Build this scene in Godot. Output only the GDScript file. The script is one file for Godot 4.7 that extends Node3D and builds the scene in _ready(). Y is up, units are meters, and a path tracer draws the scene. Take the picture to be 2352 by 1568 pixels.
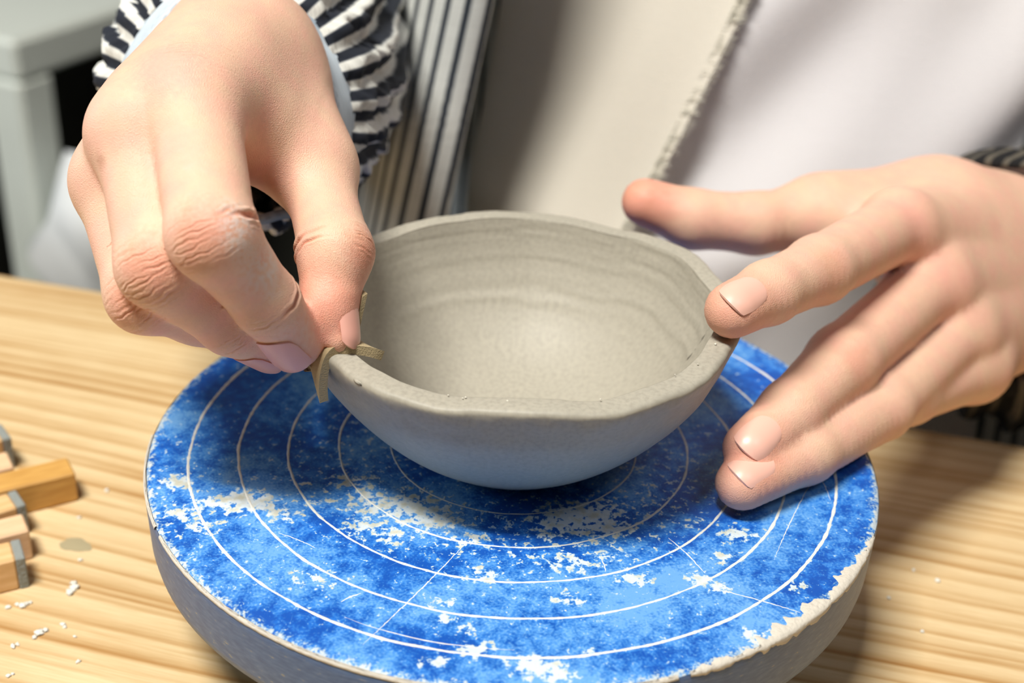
extends Node3D
# A potter's bench: a grey clay bowl on a blue banding wheel, two hands trimming its rim with a strip of leather.
# Hand and prop tables are in millimetres from the centre of the wheel's top face; V() turns them into metres in the room.

const TOP := 0.765            # height of the wheel's top face above the floor
const TABLE := 0.720          # height of the bench top
const YAW := 0.2487           # the bench is turned against the camera
const FINE := true

var E := Vector3(cos(YAW), 0, sin(YAW))       # along the bench
var N := Vector3(-sin(YAW), 0, cos(YAW))      # across the bench, towards the camera
var used := {}

const RIGHT_HAND = [
	["palm", 14.0, [[-84.0,50.0,-165.0,-71.9,78.2,-44.3,22.0,17.0], [-69.2,88.5,-31.7,-72.2,88.6,9.2,13.5,7.6], [-73.9,85.7,-35.8,-83.6,82.4,12.5,12.5,7.0], [-75.8,78.4,-43.2,-89.9,68.6,7.5,11.0,6.5], [-77.4,72.1,-46.6,-92.4,54.9,-4.5,10.0,6.5], [-68.6,81.2,-42.5,-50.2,66.8,-9.7,12.0,7.0], [-66.7,81.2,-1.6,-53.4,70.5,-14.0,6.0,6.0], [-73.5,85.9,-14.4,-80.8,83.1,1.9,12.0,9.5], [-66.4,78.3,-30.7,-63.8,76.4,-8.1,9.0,7.0]]],
	["index", 3.0, [[-71.5,88.8,-10.2,-72.2,88.6,9.2,9.0,9.6], [-72.2,88.6,9.2,-61.8,73.2,43.6,9.6,8.8], [-61.8,73.2,43.6,-53.3,55.2,36.3,8.8,6.8], [-53.3,55.2,36.3,-48.7,43.1,30.3,6.8,6.4]]],
	["middle", 3.0, [[-79.9,83.4,-8.5,-83.6,82.8,14.6,7.5,8.5], [-83.6,82.8,14.6,-74.4,63.1,37.7,8.5,8.7], [-74.4,63.1,37.7,-62.5,46.2,29.7,8.7,6.6], [-62.5,46.2,29.7,-55.4,38.1,23.9,6.6,5.6]]],
	["ring", 3.0, [[-86.8,71.3,-12.1,-90.8,69.1,9.5,7.0,8.7], [-90.8,69.1,9.5,-79.8,53.4,31.6,8.7,8.2], [-79.8,53.4,31.6,-71.7,44.5,22.7,8.2,6.5], [-71.7,44.5,22.7,-65.1,35.8,14.9,6.5,5.5]]],
	["pinky", 3.0, [[-92.1,54.4,-3.1,-81.3,46.6,12.5,8.0,7.0], [-81.3,46.6,12.5,-73.8,36.7,6.5,7.0,5.8], [-73.8,36.7,6.5,-68.2,30.5,0.8,5.8,5.0]]],
	["thumb", 3.0, [[-64.4,76.0,-39.7,-49.1,66.4,-9.5,10.0,7.7], [-49.1,66.4,-9.5,-41.4,57.6,15.7,7.7,8.1], [-41.4,57.6,15.7,-42.1,48.3,24.1,8.1,6.2], [-42.1,48.3,24.1,-39.5,42.9,28.2,6.2,3.6]]],
]
const LEFT_HAND = [
	["palm", 14.0, [[226.0,-18.0,-195.0,179.6,0.4,-125.1,22.0,20.5], [170.0,11.3,-120.7,104.2,38.4,-58.0,17.0,8.0], [173.9,4.4,-119.3,115.1,24.0,-54.9,16.0,8.0], [176.4,-2.6,-117.7,123.9,10.3,-53.1,15.0,7.8], [178.9,-9.7,-116.2,131.0,-2.6,-54.1,14.0,7.5], [162.0,15.9,-116.4,124.5,26.6,-97.1,16.0,14.0], [124.5,26.6,-97.1,86.6,31.3,-81.5,14.0,9.5], [106.7,27.4,-71.5,93.1,28.5,-80.0,8.0,8.0], [150.8,5.1,-99.2,125.5,15.3,-87.6,14.0,13.0], [125.5,15.3,-87.6,129.2,2.9,-77.5,13.0,12.0]]],
	["index", 3.0, [[122.4,31.0,-76.8,102.2,39.5,-55.2,8.0,9.4], [102.2,39.5,-55.2,73.1,44.0,-15.6,9.4,8.3], [73.1,44.0,-15.6,57.9,46.0,2.6,8.3,7.2], [57.9,46.0,2.6,48.1,46.6,13.7,7.2,6.5]]],
	["middle", 3.0, [[132.6,15.7,-75.3,114.2,23.9,-53.6,8.0,9.4], [114.2,23.9,-53.6,82.2,20.3,-13.1,9.4,9.0], [82.2,20.3,-13.1,66.2,16.6,7.1,9.0,7.4], [66.2,16.6,7.1,55.3,13.3,19.1,7.4,6.5]]],
	["ring", 3.0, [[140.0,3.9,-72.4,123.6,10.2,-51.9,8.0,9.1], [123.6,10.2,-51.9,93.6,7.3,-12.9,9.1,8.4], [93.6,7.3,-12.9,70.4,8.0,11.7,8.4,7.2], [70.4,8.0,11.7,53.4,7.7,25.5,7.2,6.4]]],
	["pinky", 3.0, [[130.4,-1.6,-52.4,104.5,3.7,-25.7,9.3,7.6], [104.5,3.7,-25.7,88.6,6.7,-6.9,7.6,6.5], [88.6,6.7,-6.9,77.7,7.4,6.4,6.5,5.8]]],
	["thumb", 3.0, [[124.5,26.6,-97.1,86.6,31.3,-81.5,13.0,9.3], [86.6,31.3,-81.5,67.0,31.1,-73.4,9.3,8.7], [67.0,31.1,-73.4,48.4,32.7,-70.9,8.7,8.3], [48.4,32.7,-70.9,34.6,37.2,-71.0,8.3,6.8]]],
]


func V(x: float, y: float, z: float) -> Vector3:
	return Vector3(x * 0.001, TOP + y * 0.001, z * 0.001)

func mm(p: Vector3) -> Vector3:
	return Vector3(p.x * 0.001, TOP + p.y * 0.001, p.z * 0.001)

func lin(r: int, g: int, b: int) -> Color:
	return Color8(r, g, b).srgb_to_linear()

func numbered(called: String) -> String:
	var n: int = used.get(called, 0)
	used[called] = n + 1
	return called if n == 0 else "%s_%03d" % [called, n]

func tag(o: Node, label: String, category: String, group := "") -> void:
	o.set_meta("label", label)
	o.set_meta("category", category)
	if group:
		o.set_meta("group", group)

func thing(called: String, label: String, category: String, at := Vector3.ZERO, turn := 0.0, group := "") -> Node3D:
	var o := Node3D.new()
	o.name = numbered(called)
	add_child(o)
	o.position = at
	o.rotation.y = turn
	tag(o, label, category, group)
	return o

func put(called: String, mesh: Mesh, material: Material, parent: Node = null, at := Vector3.ZERO) -> MeshInstance3D:
	var o := MeshInstance3D.new()
	o.mesh = mesh
	if material:
		o.material_override = material
	o.position = at
	if parent == null:
		o.name = numbered(called)
		add_child(o)
	else:
		o.name = called
		parent.add_child(o, true)
	return o

func structure(called: String, mesh: Mesh, material: Material, at := Vector3.ZERO) -> MeshInstance3D:
	var o := put(called, mesh, material, null, at)
	o.set_meta("kind", "structure")
	return o

func noise_texture(freq: float, seed_: int, ramp: Array, size := 512, octaves := 4, kind := FastNoiseLite.TYPE_SIMPLEX_SMOOTH) -> NoiseTexture2D:
	var n := FastNoiseLite.new()
	n.noise_type = kind
	n.frequency = freq
	n.seed = seed_
	n.fractal_octaves = octaves
	var t := NoiseTexture2D.new()
	t.width = size
	t.height = size
	t.seamless = true
	t.noise = n
	if ramp.size():
		var g := Gradient.new()
		var offs := PackedFloat32Array()
		var cols := PackedColorArray()
		for i in ramp.size() / 2:
			offs.append(ramp[i * 2])
			cols.append(ramp[i * 2 + 1])
		g.offsets = offs
		g.colors = cols
		t.color_ramp = g
	return t

func mat(c: Color, rough := 0.7, metal := 0.0) -> StandardMaterial3D:
	var m := StandardMaterial3D.new()
	m.albedo_color = c
	m.roughness = rough
	m.metallic = metal
	return m

func bumped(m: StandardMaterial3D, t: Texture2D, depth_cm: float, scale: float) -> StandardMaterial3D:
	m.heightmap_enabled = true
	m.heightmap_texture = t
	m.heightmap_scale = depth_cm
	m.uv1_triplanar = true
	m.uv1_scale = Vector3.ONE * scale
	return m

# ---- mesh helpers ----------------------------------------------------------------------------------------------

# A grid of points (rows of equal length) as one smooth mesh. flip turns the faces round.
func sheet(rows: Array, uvs: Array, flip := false, close := false, colors: Array = []) -> ArrayMesh:
	var st := SurfaceTool.new()
	st.begin(Mesh.PRIMITIVE_TRIANGLES)
	var h := rows.size()
	var w: int = rows[0].size()
	for i in h:
		for j in w:
			if uvs.size():
				st.set_uv(uvs[i][j])
			if colors.size():
				st.set_color(colors[i][j])
			st.add_vertex(rows[i][j])
	for i in h - 1:
		for j in (w if close else w - 1):
			var a := i * w + j
			var b := i * w + (j + 1) % w
			var c := a + w
			var d := b + w
			if flip:
				for k in [a, c, b, b, c, d]:
					st.add_index(k)
			else:
				for k in [a, b, c, b, d, c]:
					st.add_index(k)
	st.generate_normals()
	return st.commit()

# A thin sheet given thickness: front and back faces with a rim round the edge.
func slab_sheet(front: Array, back: Array, uvs: Array) -> ArrayMesh:
	var st := SurfaceTool.new()
	st.begin(Mesh.PRIMITIVE_TRIANGLES)
	var h := front.size()
	var w: int = front[0].size()
	st.append_from(sheet(front, uvs, false), 0, Transform3D())
	st.append_from(sheet(back, uvs, true), 0, Transform3D())
	var col := func(g: Array, j: int) -> Array:
		var out := []
		for i in h:
			out.append(g[i][j])
		return out
	for e in [[front[0], back[0], uvs[0], true], [front[h - 1], back[h - 1], uvs[h - 1], false], [col.call(front, 0), col.call(back, 0), col.call(uvs, 0), false], [col.call(front, w - 1), col.call(back, w - 1), col.call(uvs, w - 1), true]]:
		st.append_from(sheet([e[0], e[1]], [e[2], e[2]], e[3]), 0, Transform3D())
	return st.commit()

# profile of (radius, height) in mm turned about the wheel's axis; wobble(r, y, angle, index) may move a point.
func lathe(profile: PackedVector2Array, sides: int, wobble = null) -> ArrayMesh:
	var rows := []
	var uvs := []
	for i in profile.size():
		var r := []
		var u := []
		for j in sides + 1:
			var a := TAU * j / sides
			var p := Vector3(profile[i].x, profile[i].y, 0)
			if wobble != null:
				p = wobble.call(profile[i].x, profile[i].y, a, i)
			r.append(Vector3(p.x * cos(a), p.y, p.x * sin(a)) * 0.001)
			u.append(Vector2(float(j) / sides, float(i) / profile.size()))
		rows.append(r)
		uvs.append(u)
	return sheet(rows, uvs, true)

# A box with bevelled edges, w x h x d metres, standing on y = 0.
func bevel_box(w: float, h: float, d: float, b: float) -> ArrayMesh:
	var st := SurfaceTool.new()
	st.begin(Mesh.PRIMITIVE_TRIANGLES)
	var hs := Vector3(w, h, d) * 0.5
	var faces := [[Vector3.RIGHT, Vector3.UP, Vector3.BACK], [Vector3.LEFT, Vector3.UP, Vector3.FORWARD], [Vector3.UP, Vector3.BACK, Vector3.RIGHT],
		[Vector3.DOWN, Vector3.BACK, Vector3.LEFT], [Vector3.BACK, Vector3.UP, Vector3.LEFT], [Vector3.FORWARD, Vector3.UP, Vector3.RIGHT]]
	var add := func(pts: Array) -> void:
		var n: Vector3 = (pts[1] - pts[0]).cross(pts[2] - pts[0]).normalized()
		var c := Vector3.ZERO
		for p in pts:
			c += p
		if n.dot(c) > 0.0:          # front faces run clockwise
			pts.reverse()
		n = c.normalized() if n == Vector3.ZERO else (n if n.dot(c) > 0.0 else -n)
		for k in range(1, pts.size() - 1):
			for p in [pts[0], pts[k], pts[k + 1]]:
				st.set_normal(n)
				st.set_uv(Vector2(p.x + p.y, p.z + p.y))
				st.add_vertex(p + Vector3(0, hs.y, 0))
	var corner := func(s: Vector3, axis: int) -> Vector3:
		var p := Vector3(s.x * (hs.x - b), s.y * (hs.y - b), s.z * (hs.z - b))
		p[axis] = s[axis] * hs[axis]
		return p
	for axis in 3:
		var o1 := (axis + 1) % 3
		var o2 := (axis + 2) % 3
		for s in [-1.0, 1.0]:
			var pts := []
			for q in [[-1.0, -1.0], [1.0, -1.0], [1.0, 1.0], [-1.0, 1.0]]:
				var v := Vector3.ZERO
				v[axis] = s
				v[o1] = q[0]
				v[o2] = q[1]
				pts.append(corner.call(v, axis))
			add.call(pts)
	for axis in 3:
		var o1 := (axis + 1) % 3
		var o2 := (axis + 2) % 3
		for q in [[-1.0, -1.0], [1.0, -1.0], [1.0, 1.0], [-1.0, 1.0]]:
			var lo := Vector3.ZERO
			lo[axis] = -1.0
			lo[o1] = q[0]
			lo[o2] = q[1]
			var hi := lo
			hi[axis] = 1.0
			add.call([corner.call(lo, o1), corner.call(hi, o1), corner.call(hi, o2), corner.call(lo, o2)])
	for x in [-1.0, 1.0]:
		for y in [-1.0, 1.0]:
			for z in [-1.0, 1.0]:
				var s := Vector3(x, y, z)
				add.call([corner.call(s, 0), corner.call(s, 1), corner.call(s, 2)])
	return st.commit()

# A small lump: a sphere pushed about by noise.
func lump(size: Vector3, seed_: int, rough: float) -> ArrayMesh:
	var n := FastNoiseLite.new()
	n.seed = seed_
	n.frequency = 0.9
	var rows := []
	for i in 9:
		var r := []
		for j in 12:
			var a := PI * i / 8.0
			var b := TAU * j / 12.0
			var d := Vector3(sin(a) * cos(b), cos(a), sin(a) * sin(b))
			r.append(d * size * (1.0 + rough * n.get_noise_3dv(d * 1.7)) + Vector3(0, size.y * 0.7, 0))
		rows.append(r)
	return sheet(rows, [], true, true)

# A tube through points (metres) with radii.
func tube(points: Array, radii: Array, sides := 10) -> ArrayMesh:
	var rows := []
	var side := Vector3.ZERO
	for i in points.size():
		var dir: Vector3 = (points[mini(i + 1, points.size() - 1)] - points[maxi(i - 1, 0)]).normalized()
		side = (side - dir * side.dot(dir)).normalized() if side != Vector3.ZERO else dir.cross(Vector3(0.3, 1, 0.2)).normalized()
		var up := side.cross(dir)
		var r := []
		for j in sides:
			var a := TAU * j / sides
			r.append(points[i] + (side * cos(a) + up * sin(a)) * radii[i])
		rows.append(r)
	return sheet(rows, [], false, true)

# ---- skin: a distance field of tapered limbs on a grid, meshed as surface nets ---------------------------------

# groups: [name, k, [[ax, ay, az, bx, by, bz, ra, rb], ...]] in mm; "palm" joins the fingers with kj.
func net(groups: Array, cell: float, kj: float) -> Dictionary:
	var lo := Vector3.ONE * 1e9
	var hi := -lo
	for g in groups:
		for b in g[2]:
			var r: float = maxf(b[6], b[7]) + 3.0
			lo = lo.min(Vector3(minf(b[0], b[3]), minf(b[1], b[4]), minf(b[2], b[5])) - Vector3.ONE * r)
			hi = hi.max(Vector3(maxf(b[0], b[3]), maxf(b[1], b[4]), maxf(b[2], b[5])) + Vector3.ONE * r)
	var nx := int((hi.x - lo.x) / cell) + 2
	var ny := int((hi.y - lo.y) / cell) + 2
	var nz := int((hi.z - lo.z) / cell) + 2
	var total := nx * ny * nz
	var palm := PackedFloat32Array()
	palm.resize(total)
	palm.fill(1000.0)
	var finger := palm.duplicate()
	for g in groups:
		var one := PackedFloat32Array()
		one.resize(total)
		one.fill(1000.0)
		var k: float = g[1]
		var q4 := 0.25 / k
		var reach := maxf(k, kj) * 0.75 + 1.5
		for b in g[2]:
			var ax: float = b[0]
			var ay: float = b[1]
			var az: float = b[2]
			var bx: float = b[3] - ax
			var by: float = b[4] - ay
			var bz: float = b[5] - az
			var ra: float = b[6]
			var dr: float = b[7] - ra
			var il := 1.0 / maxf(bx * bx + by * by + bz * bz, 1e-4)
			var r := maxf(b[6], b[7]) + reach
			var i0 := maxi(0, int((minf(ax, b[3]) - r - lo.x) / cell))
			var i1 := mini(nx, int((maxf(ax, b[3]) + r - lo.x) / cell) + 2)
			var j0 := maxi(0, int((minf(ay, b[4]) - r - lo.y) / cell))
			var j1 := mini(ny, int((maxf(ay, b[4]) + r - lo.y) / cell) + 2)
			var k0 := maxi(0, int((minf(az, b[5]) - r - lo.z) / cell))
			var k1 := mini(nz, int((maxf(az, b[5]) + r - lo.z) / cell) + 2)
			for i in range(i0, i1):
				var px := lo.x + i * cell - ax
				for j in range(j0, j1):
					var py := lo.y + j * cell - ay
					var base := (i * ny + j) * nz
					var dxy := px * bx + py * by
					for m in range(k0, k1):
						var pz := lo.z + m * cell - az
						var t := clampf((dxy + pz * bz) * il, 0.0, 1.0)
						var ex := px - t * bx
						var ey := py - t * by
						var ez := pz - t * bz
						var e := sqrt(ex * ex + ey * ey + ez * ez) - ra - dr * t
						var o := one[base + m]
						if o > 900.0:
							one[base + m] = e
						else:
							var h := k - absf(o - e)
							one[base + m] = minf(o, e) - (h * h * q4 if h > 0.0 else 0.0)
		if g[0] == "palm":
			palm = one
		else:
			for i in total:
				var e := one[i]
				if e < 900.0:
					var o := finger[i]
					if o > 900.0:
						finger[i] = e
					else:
						var h := 1.0 - absf(o - e)
						finger[i] = minf(o, e) - (h * h * 0.25 if h > 0.0 else 0.0)
	if groups.size() > 1:
		var q4 := 0.25 / kj
		for i in total:
			var e := finger[i]
			if e < 900.0:
				var o := palm[i]
				var h := kj - absf(o - e)
				palm[i] = minf(o, e) - (h * h * q4 if h > 0.0 else 0.0)
	# surface nets
	var verts := PackedVector3Array()
	var norms := PackedVector3Array()
	var idx := PackedInt32Array()
	var at := {}
	var off := [0, nz, ny * nz, ny * nz + nz, 1, nz + 1, ny * nz + 1, ny * nz + nz + 1]
	var far := cell * 1.8
	for i in nx - 1:
		for j in ny - 1:
			var base := (i * ny + j) * nz
			for m in nz - 1:
				var c := base + m
				var d0 := palm[c]
				if d0 > far or d0 < -far:
					continue
				var d1 := palm[c + nz]
				var d2 := palm[c + off[2]]
				var d3 := palm[c + off[3]]
				var d4 := palm[c + 1]
				var d5 := palm[c + off[5]]
				var d6 := palm[c + off[6]]
				var d7 := palm[c + off[7]]
				var neg := int(d0 < 0) + int(d1 < 0) + int(d2 < 0) + int(d3 < 0) + int(d4 < 0) + int(d5 < 0) + int(d6 < 0) + int(d7 < 0)
				if neg == 0 or neg == 8:
					continue
				# corner order: +y, +x, +xy, then the same one step along z
				var sum := Vector3.ZERO
				var n := 0
				if (d0 < 0) != (d1 < 0):
					sum += Vector3(0, d0 / (d0 - d1), 0)
					n += 1
				if (d2 < 0) != (d3 < 0):
					sum += Vector3(1, d2 / (d2 - d3), 0)
					n += 1
				if (d4 < 0) != (d5 < 0):
					sum += Vector3(0, d4 / (d4 - d5), 1)
					n += 1
				if (d6 < 0) != (d7 < 0):
					sum += Vector3(1, d6 / (d6 - d7), 1)
					n += 1
				if (d0 < 0) != (d2 < 0):
					sum += Vector3(d0 / (d0 - d2), 0, 0)
					n += 1
				if (d1 < 0) != (d3 < 0):
					sum += Vector3(d1 / (d1 - d3), 1, 0)
					n += 1
				if (d4 < 0) != (d6 < 0):
					sum += Vector3(d4 / (d4 - d6), 0, 1)
					n += 1
				if (d5 < 0) != (d7 < 0):
					sum += Vector3(d5 / (d5 - d7), 1, 1)
					n += 1
				if (d0 < 0) != (d4 < 0):
					sum += Vector3(0, 0, d0 / (d0 - d4))
					n += 1
				if (d1 < 0) != (d5 < 0):
					sum += Vector3(0, 1, d1 / (d1 - d5))
					n += 1
				if (d2 < 0) != (d6 < 0):
					sum += Vector3(1, 0, d2 / (d2 - d6))
					n += 1
				if (d3 < 0) != (d7 < 0):
					sum += Vector3(1, 1, d3 / (d3 - d7))
					n += 1
				at[c] = verts.size()
				verts.append(lo + (Vector3(i, j, m) + sum / n) * cell)
				norms.append(Vector3(d2 + d3 + d6 + d7 - d0 - d1 - d4 - d5, d1 + d3 + d5 + d7 - d0 - d2 - d4 - d6, d4 + d5 + d6 + d7 - d0 - d1 - d2 - d3).normalized())
	var X := ny * nz
	for c in at:
		var d0 := palm[c]
		for e in 3:
			var step: int = [X, nz, 1][e]
			var u: int = [nz, 1, X][e]
			var w: int = [1, X, nz][e]
			var d1 := palm[c + step]
			if (d0 < 0) == (d1 < 0) or not at.has(c - u) or not at.has(c - w) or not at.has(c - u - w):
				continue
			var a: int = at[c]
			var b: int = at[c - u]
			var f: int = at[c - u - w]
			var h: int = at[c - w]
			if d0 < 0:
				idx.append_array([a, f, b, a, h, f])
			else:
				idx.append_array([a, b, f, a, f, h])
	return {"v": verts, "n": norms, "i": idx}

# ---- surfaces --------------------------------------------------------------------------------------------------

func wheel_texture(size: int) -> Array:
	# the painted, scratched and clay-spattered top of the wheel, -92..92 mm; colour and gloss
	var fine := FastNoiseLite.new()
	fine.seed = 3
	fine.frequency = 1.1
	fine.fractal_octaves = 3
	var mid := FastNoiseLite.new()
	mid.seed = 8
	mid.frequency = 0.22
	mid.fractal_octaves = 4
	var cloud := FastNoiseLite.new()
	cloud.seed = 21
	cloud.frequency = 0.028
	cloud.fractal_octaves = 3
	var chips := FastNoiseLite.new()
	chips.seed = 44
	chips.frequency = 0.36
	chips.fractal_octaves = 4
	chips.fractal_gain = 0.6
	var blob_tex := PackedFloat32Array()
	blob_tex.resize(size * size)
	var px := size / 184.0
	# patches of dried clay: x, z, radius (mm), strength
	var blobs := [[-79, 24, 3.6, .9], [-69, 32, 3.2, .9], [-62, 30.5, 5.0, 1.0], [-57, 31.5, 4.0, .8], [-75, 36, 4.2, .8], [-70, 41, 4.0, .7], [-64, 35, 2.6, .7], [-53, 35, 4.2, .7], [-50, 22, 2.6, .5],
		[-24, 30, 7.5, .85], [-18, 34, 6.0, .85], [-31, 30, 5.5, .8], [14, 32, 6.5, 1.0], [19, 29, 6.0, .9], [22, 34, 5.0, .9], [9, 38, 4.0, .7], [14, 48, 4.5, .75], [10, 49, 3.5, .7], [22, 45, 4.5, .65], [-5, 54, 3.4, .8], [-42, 58, 5.0, .6],
		[-27, 41, 5.5, .7], [-33, 38, 5.0, .7], [6, 82, 3.4, 1.0], [10, 84, 3.2, .9], [-14, 82, 2.4, .8], [13, 61, 2.6, .8], [27, 53, 2.6, .9], [42, 52, 2.4, 1.0], [45, 54.5, 2.2, .9], [52, 35, 3.6, .8], [42, 31, 3.2, .6], [48, 44, 2.4, .8], [-38, 21, 5.0, .7],
		[-34, 26, 5.0, .7], [-6, 78, 2.6, .9], [-14, 64, 2.0, .8], [62, 53, 2.2, .7], [51, 70, 2.6, .8], [17, 77, 1.8, .7], [-13, 69, 2.4, .7], [-10, 42, 4.0, .7], [-8, 72, 1.8, .8], [-45, 30, 6.0, .5], [0, 44, 8.0, .45], [-15, 47, 8.0, .4], [30, 38, 8.0, .4], [34, 22, 9.0, .4]]
	for b in blobs:
		var rr: float = b[2] * 2.2
		for y in range(maxi(0, int((b[1] - rr + 92) * px)), mini(size, int((b[1] + rr + 92) * px))):
			for x in range(maxi(0, int((b[0] - rr + 92) * px)), mini(size, int((b[0] + rr + 92) * px))):
				var dx: float = (x / px - 92 - b[0])
				var dy: float = (y / px - 92 - b[1])
				var v: float = b[3] * maxf(0.0, 1.0 - sqrt(dx * dx * 0.6 + dy * dy * 1.3) / rr)
				if v > blob_tex[y * size + x]:
					blob_tex[y * size + x] = v
	var data := PackedByteArray()
	data.resize(size * size * 3)
	var deep := Vector3(8, 78, 170)
	var main := Vector3(24, 106, 202)
	var pale := Vector3(122, 174, 226)
	var white := Vector3(214, 221, 222)
	var tan_ := Vector3(194, 187, 160)
	var row := func(y: int) -> void:
		var zz := y / px - 92.0
		for x in size:
			var xx := x / px - 92.0
			var r := sqrt(xx * xx + zz * zz)
			if r > 92.0:
				continue
			var f := fine.get_noise_2d(xx, zz)
			var g := mid.get_noise_2d(xx, zz)
			var c := cloud.get_noise_2d(xx, zz)
			# blue, worn pale in clouds, more so towards the front
			var chip := chips.get_noise_2d(xx, zz)
			var b0: float = blob_tex[y * size + x]
			var c0 := main.lerp(deep, clampf(0.30 - g * 1.1 - c, 0, 1))
			var wash := clampf(0.24 + c * 1.0 + g * 0.5 + f * 0.55 + zz * 0.0042, 0.0, 0.9)
			c0 = c0.lerp(pale, wash * 0.9)
			# flakes of dried slip, thick round the middle and along the left
			var ring := exp(-pow((r - 39.0) / 15.0, 2.0)) * 0.27 * clampf(0.75 + zz * 0.01, 0.2, 1.0)
			var left := clampf((-xx - 40.0) / 45.0, 0, 1) * clampf((zz + 5.0) / 25.0, 0, 1) * 0.15
			var s := chip * 0.85 + f * 0.28 + g * 0.30 + ring + left
			var w := clampf((s - 0.46) * 7.0, 0, 1)
			c0 = c0.lerp(white, w * 0.80)
			# pin-prick spatter
			c0 = c0.lerp(white, clampf((f - 0.50) * 6.0, 0, 1) * 0.35)
			# solid patches
			var lump_ := clampf((b0 + chip * 0.55 + g * 0.25 + f * 0.12 - 0.50) * 7.0, 0, 1) * clampf(b0 * 6.0, 0, 1)
			c0 = c0.lerp(white.lerp(tan_, clampf(0.05 + g * 1.3 - zz * 0.006 + 0.2, 0, 0.85)), lump_ * 0.92)
			var edge := clampf((r - 88.0 + chip * 2.6 + f * 1.5) / 1.6, 0, 1)
			c0 = c0.lerp(Vector3(210, 211, 206), edge * 0.85)
			var o := (y * size + x) * 3
			data[o] = int(c0.x)
			data[o + 1] = int(c0.y)
			data[o + 2] = int(c0.z)
	var task := WorkerThreadPool.add_group_task(row, size)
	WorkerThreadPool.wait_for_group_task_completion(task)
	var im := Image.create_from_data(size, size, false, Image.FORMAT_RGB8, data)
	# scratches: short pale hairs and a few long ones
	var rng := RandomNumberGenerator.new()
	rng.seed = 5
	for i in 1500:
		var x := rng.randf_range(-88, 88)
		var z := rng.randf_range(-88, 88)
		var a := rng.randf_range(0, TAU)
		var len_ := rng.randf_range(1.0, 5.0) if i % 40 else rng.randf_range(8, 24)
		var bend := rng.randf_range(-0.06, 0.06)
		var strength := rng.randf_range(0.12, 0.5)
		var steps := int(len_ * px)
		for k in steps:
			x += cos(a) / px
			z += sin(a) / px
			a += bend / px * 2.0
			if x * x + z * z > 88.0 * 88.0:
				break
			var ix := int((x + 92) * px)
			var iz := int((z + 92) * px)
			var p := im.get_pixel(ix, iz)
			im.set_pixel(ix, iz, p.lerp(Color(0.74, 0.82, 0.9), strength * sin(PI * k / steps)))
	im.generate_mipmaps()
	return [ImageTexture.create_from_image(im)]

func wood_texture(size: int) -> ImageTexture:
	# pine boards: long growth lines along x, 0.6 m square
	var warp := FastNoiseLite.new()
	warp.seed = 14
	warp.frequency = 0.006
	warp.fractal_octaves = 2
	var fibre := FastNoiseLite.new()
	fibre.seed = 33
	fibre.frequency = 0.05
	fibre.fractal_octaves = 4
	var broad := FastNoiseLite.new()
	broad.seed = 4
	broad.frequency = 0.012
	var data := PackedByteArray()
	data.resize(size * size * 3)
	var s := 600.0 / size
	# late-wood lines at uneven spacing, looked up across the grain
	var rng := RandomNumberGenerator.new()
	rng.seed = 9
	var lines := PackedFloat32Array()
	lines.resize(2048)
	var at := 0.0
	while at < 640.0:
		var gap := rng.randf_range(3.0, 8.5)
		if rng.randf() < 0.25:
			gap = rng.randf_range(1.5, 3.0)
		var dark := rng.randf_range(0.25, 1.0)
		var width := rng.randf_range(0.5, 1.6)
		for k in range(maxi(0, int((at - 7.0) * 3.2)), mini(2048, int((at + 4.0) * 3.2))):
			var d := k / 3.2 - at
			var v := dark * (exp(-d * d / (width * width * 0.5)) if d > 0 else exp(d / (width * 1.6)))
			lines[k] = maxf(lines[k], v)
		at += gap
	var light := Vector3(222, 198, 156)
	var brown := Vector3(160, 112, 58)
	var row := func(y: int) -> void:
		for x in size:
			var xx := x * s
			var yy := y * s
			var a := yy + warp.get_noise_2d(xx * 0.35, yy * 0.8) * 9.0 + 18.0
			var k := clampf(a * 3.2, 0, 2046.0)
			var i := int(k)
			var g := lerpf(lines[i], lines[i + 1], k - i)
			var fi := fibre.get_noise_2d(xx * 0.9, yy * 28.0)
			var b := broad.get_noise_2d(xx * 0.4, yy * 1.5)
			var t := clampf(g * (0.72 + 0.4 * b) + fi * 0.17 + b * 0.12 + 0.05, 0, 1)
			var c := light.lerp(brown, t)
			var o := (y * size + x) * 3
			data[o] = int(clampf(c.x, 0, 255))
			data[o + 1] = int(clampf(c.y, 0, 255))
			data[o + 2] = int(clampf(c.z, 0, 255))
	var task := WorkerThreadPool.add_group_task(row, size)
	WorkerThreadPool.wait_for_group_task_completion(task)
	var im := Image.create_from_data(size, size, false, Image.FORMAT_RGB8, data)
	im.generate_mipmaps()
	return ImageTexture.create_from_image(im)

func stripe_texture(light: Color, dark: Color, share: float, blur: float, slub: float, seed_: int) -> ImageTexture:
	# one woven stripe per tile, across u
	var w := 128
	var h := 512
	var im := Image.create(w, h, false, Image.FORMAT_RGB8)
	var n := FastNoiseLite.new()
	n.seed = seed_
	n.frequency = 0.05
	var rng := RandomNumberGenerator.new()
	rng.seed = seed_
	for y in h:
		var edge := n.get_noise_1d(y) * slub * sin(PI * y / h)
		var thread := rng.randf_range(-0.05, 0.05)
		for x in w:
			var u := absf(x / float(w) - 0.5 + edge * 0.1) * 2.0
			var t := smoothstep(share + blur, share - blur, u)
			var c := light.lerp(dark, t)
			var v := 1.0 + thread + (0.05 if (x / 3 + y / 3) % 2 else -0.04)
			im.set_pixel(x, y, Color(c.r * v, c.g * v, c.b * v))
	im.generate_mipmaps()
	return ImageTexture.create_from_image(im)

# ---- the potter's hands ---------------------------------------------------------------------------------------

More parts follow.
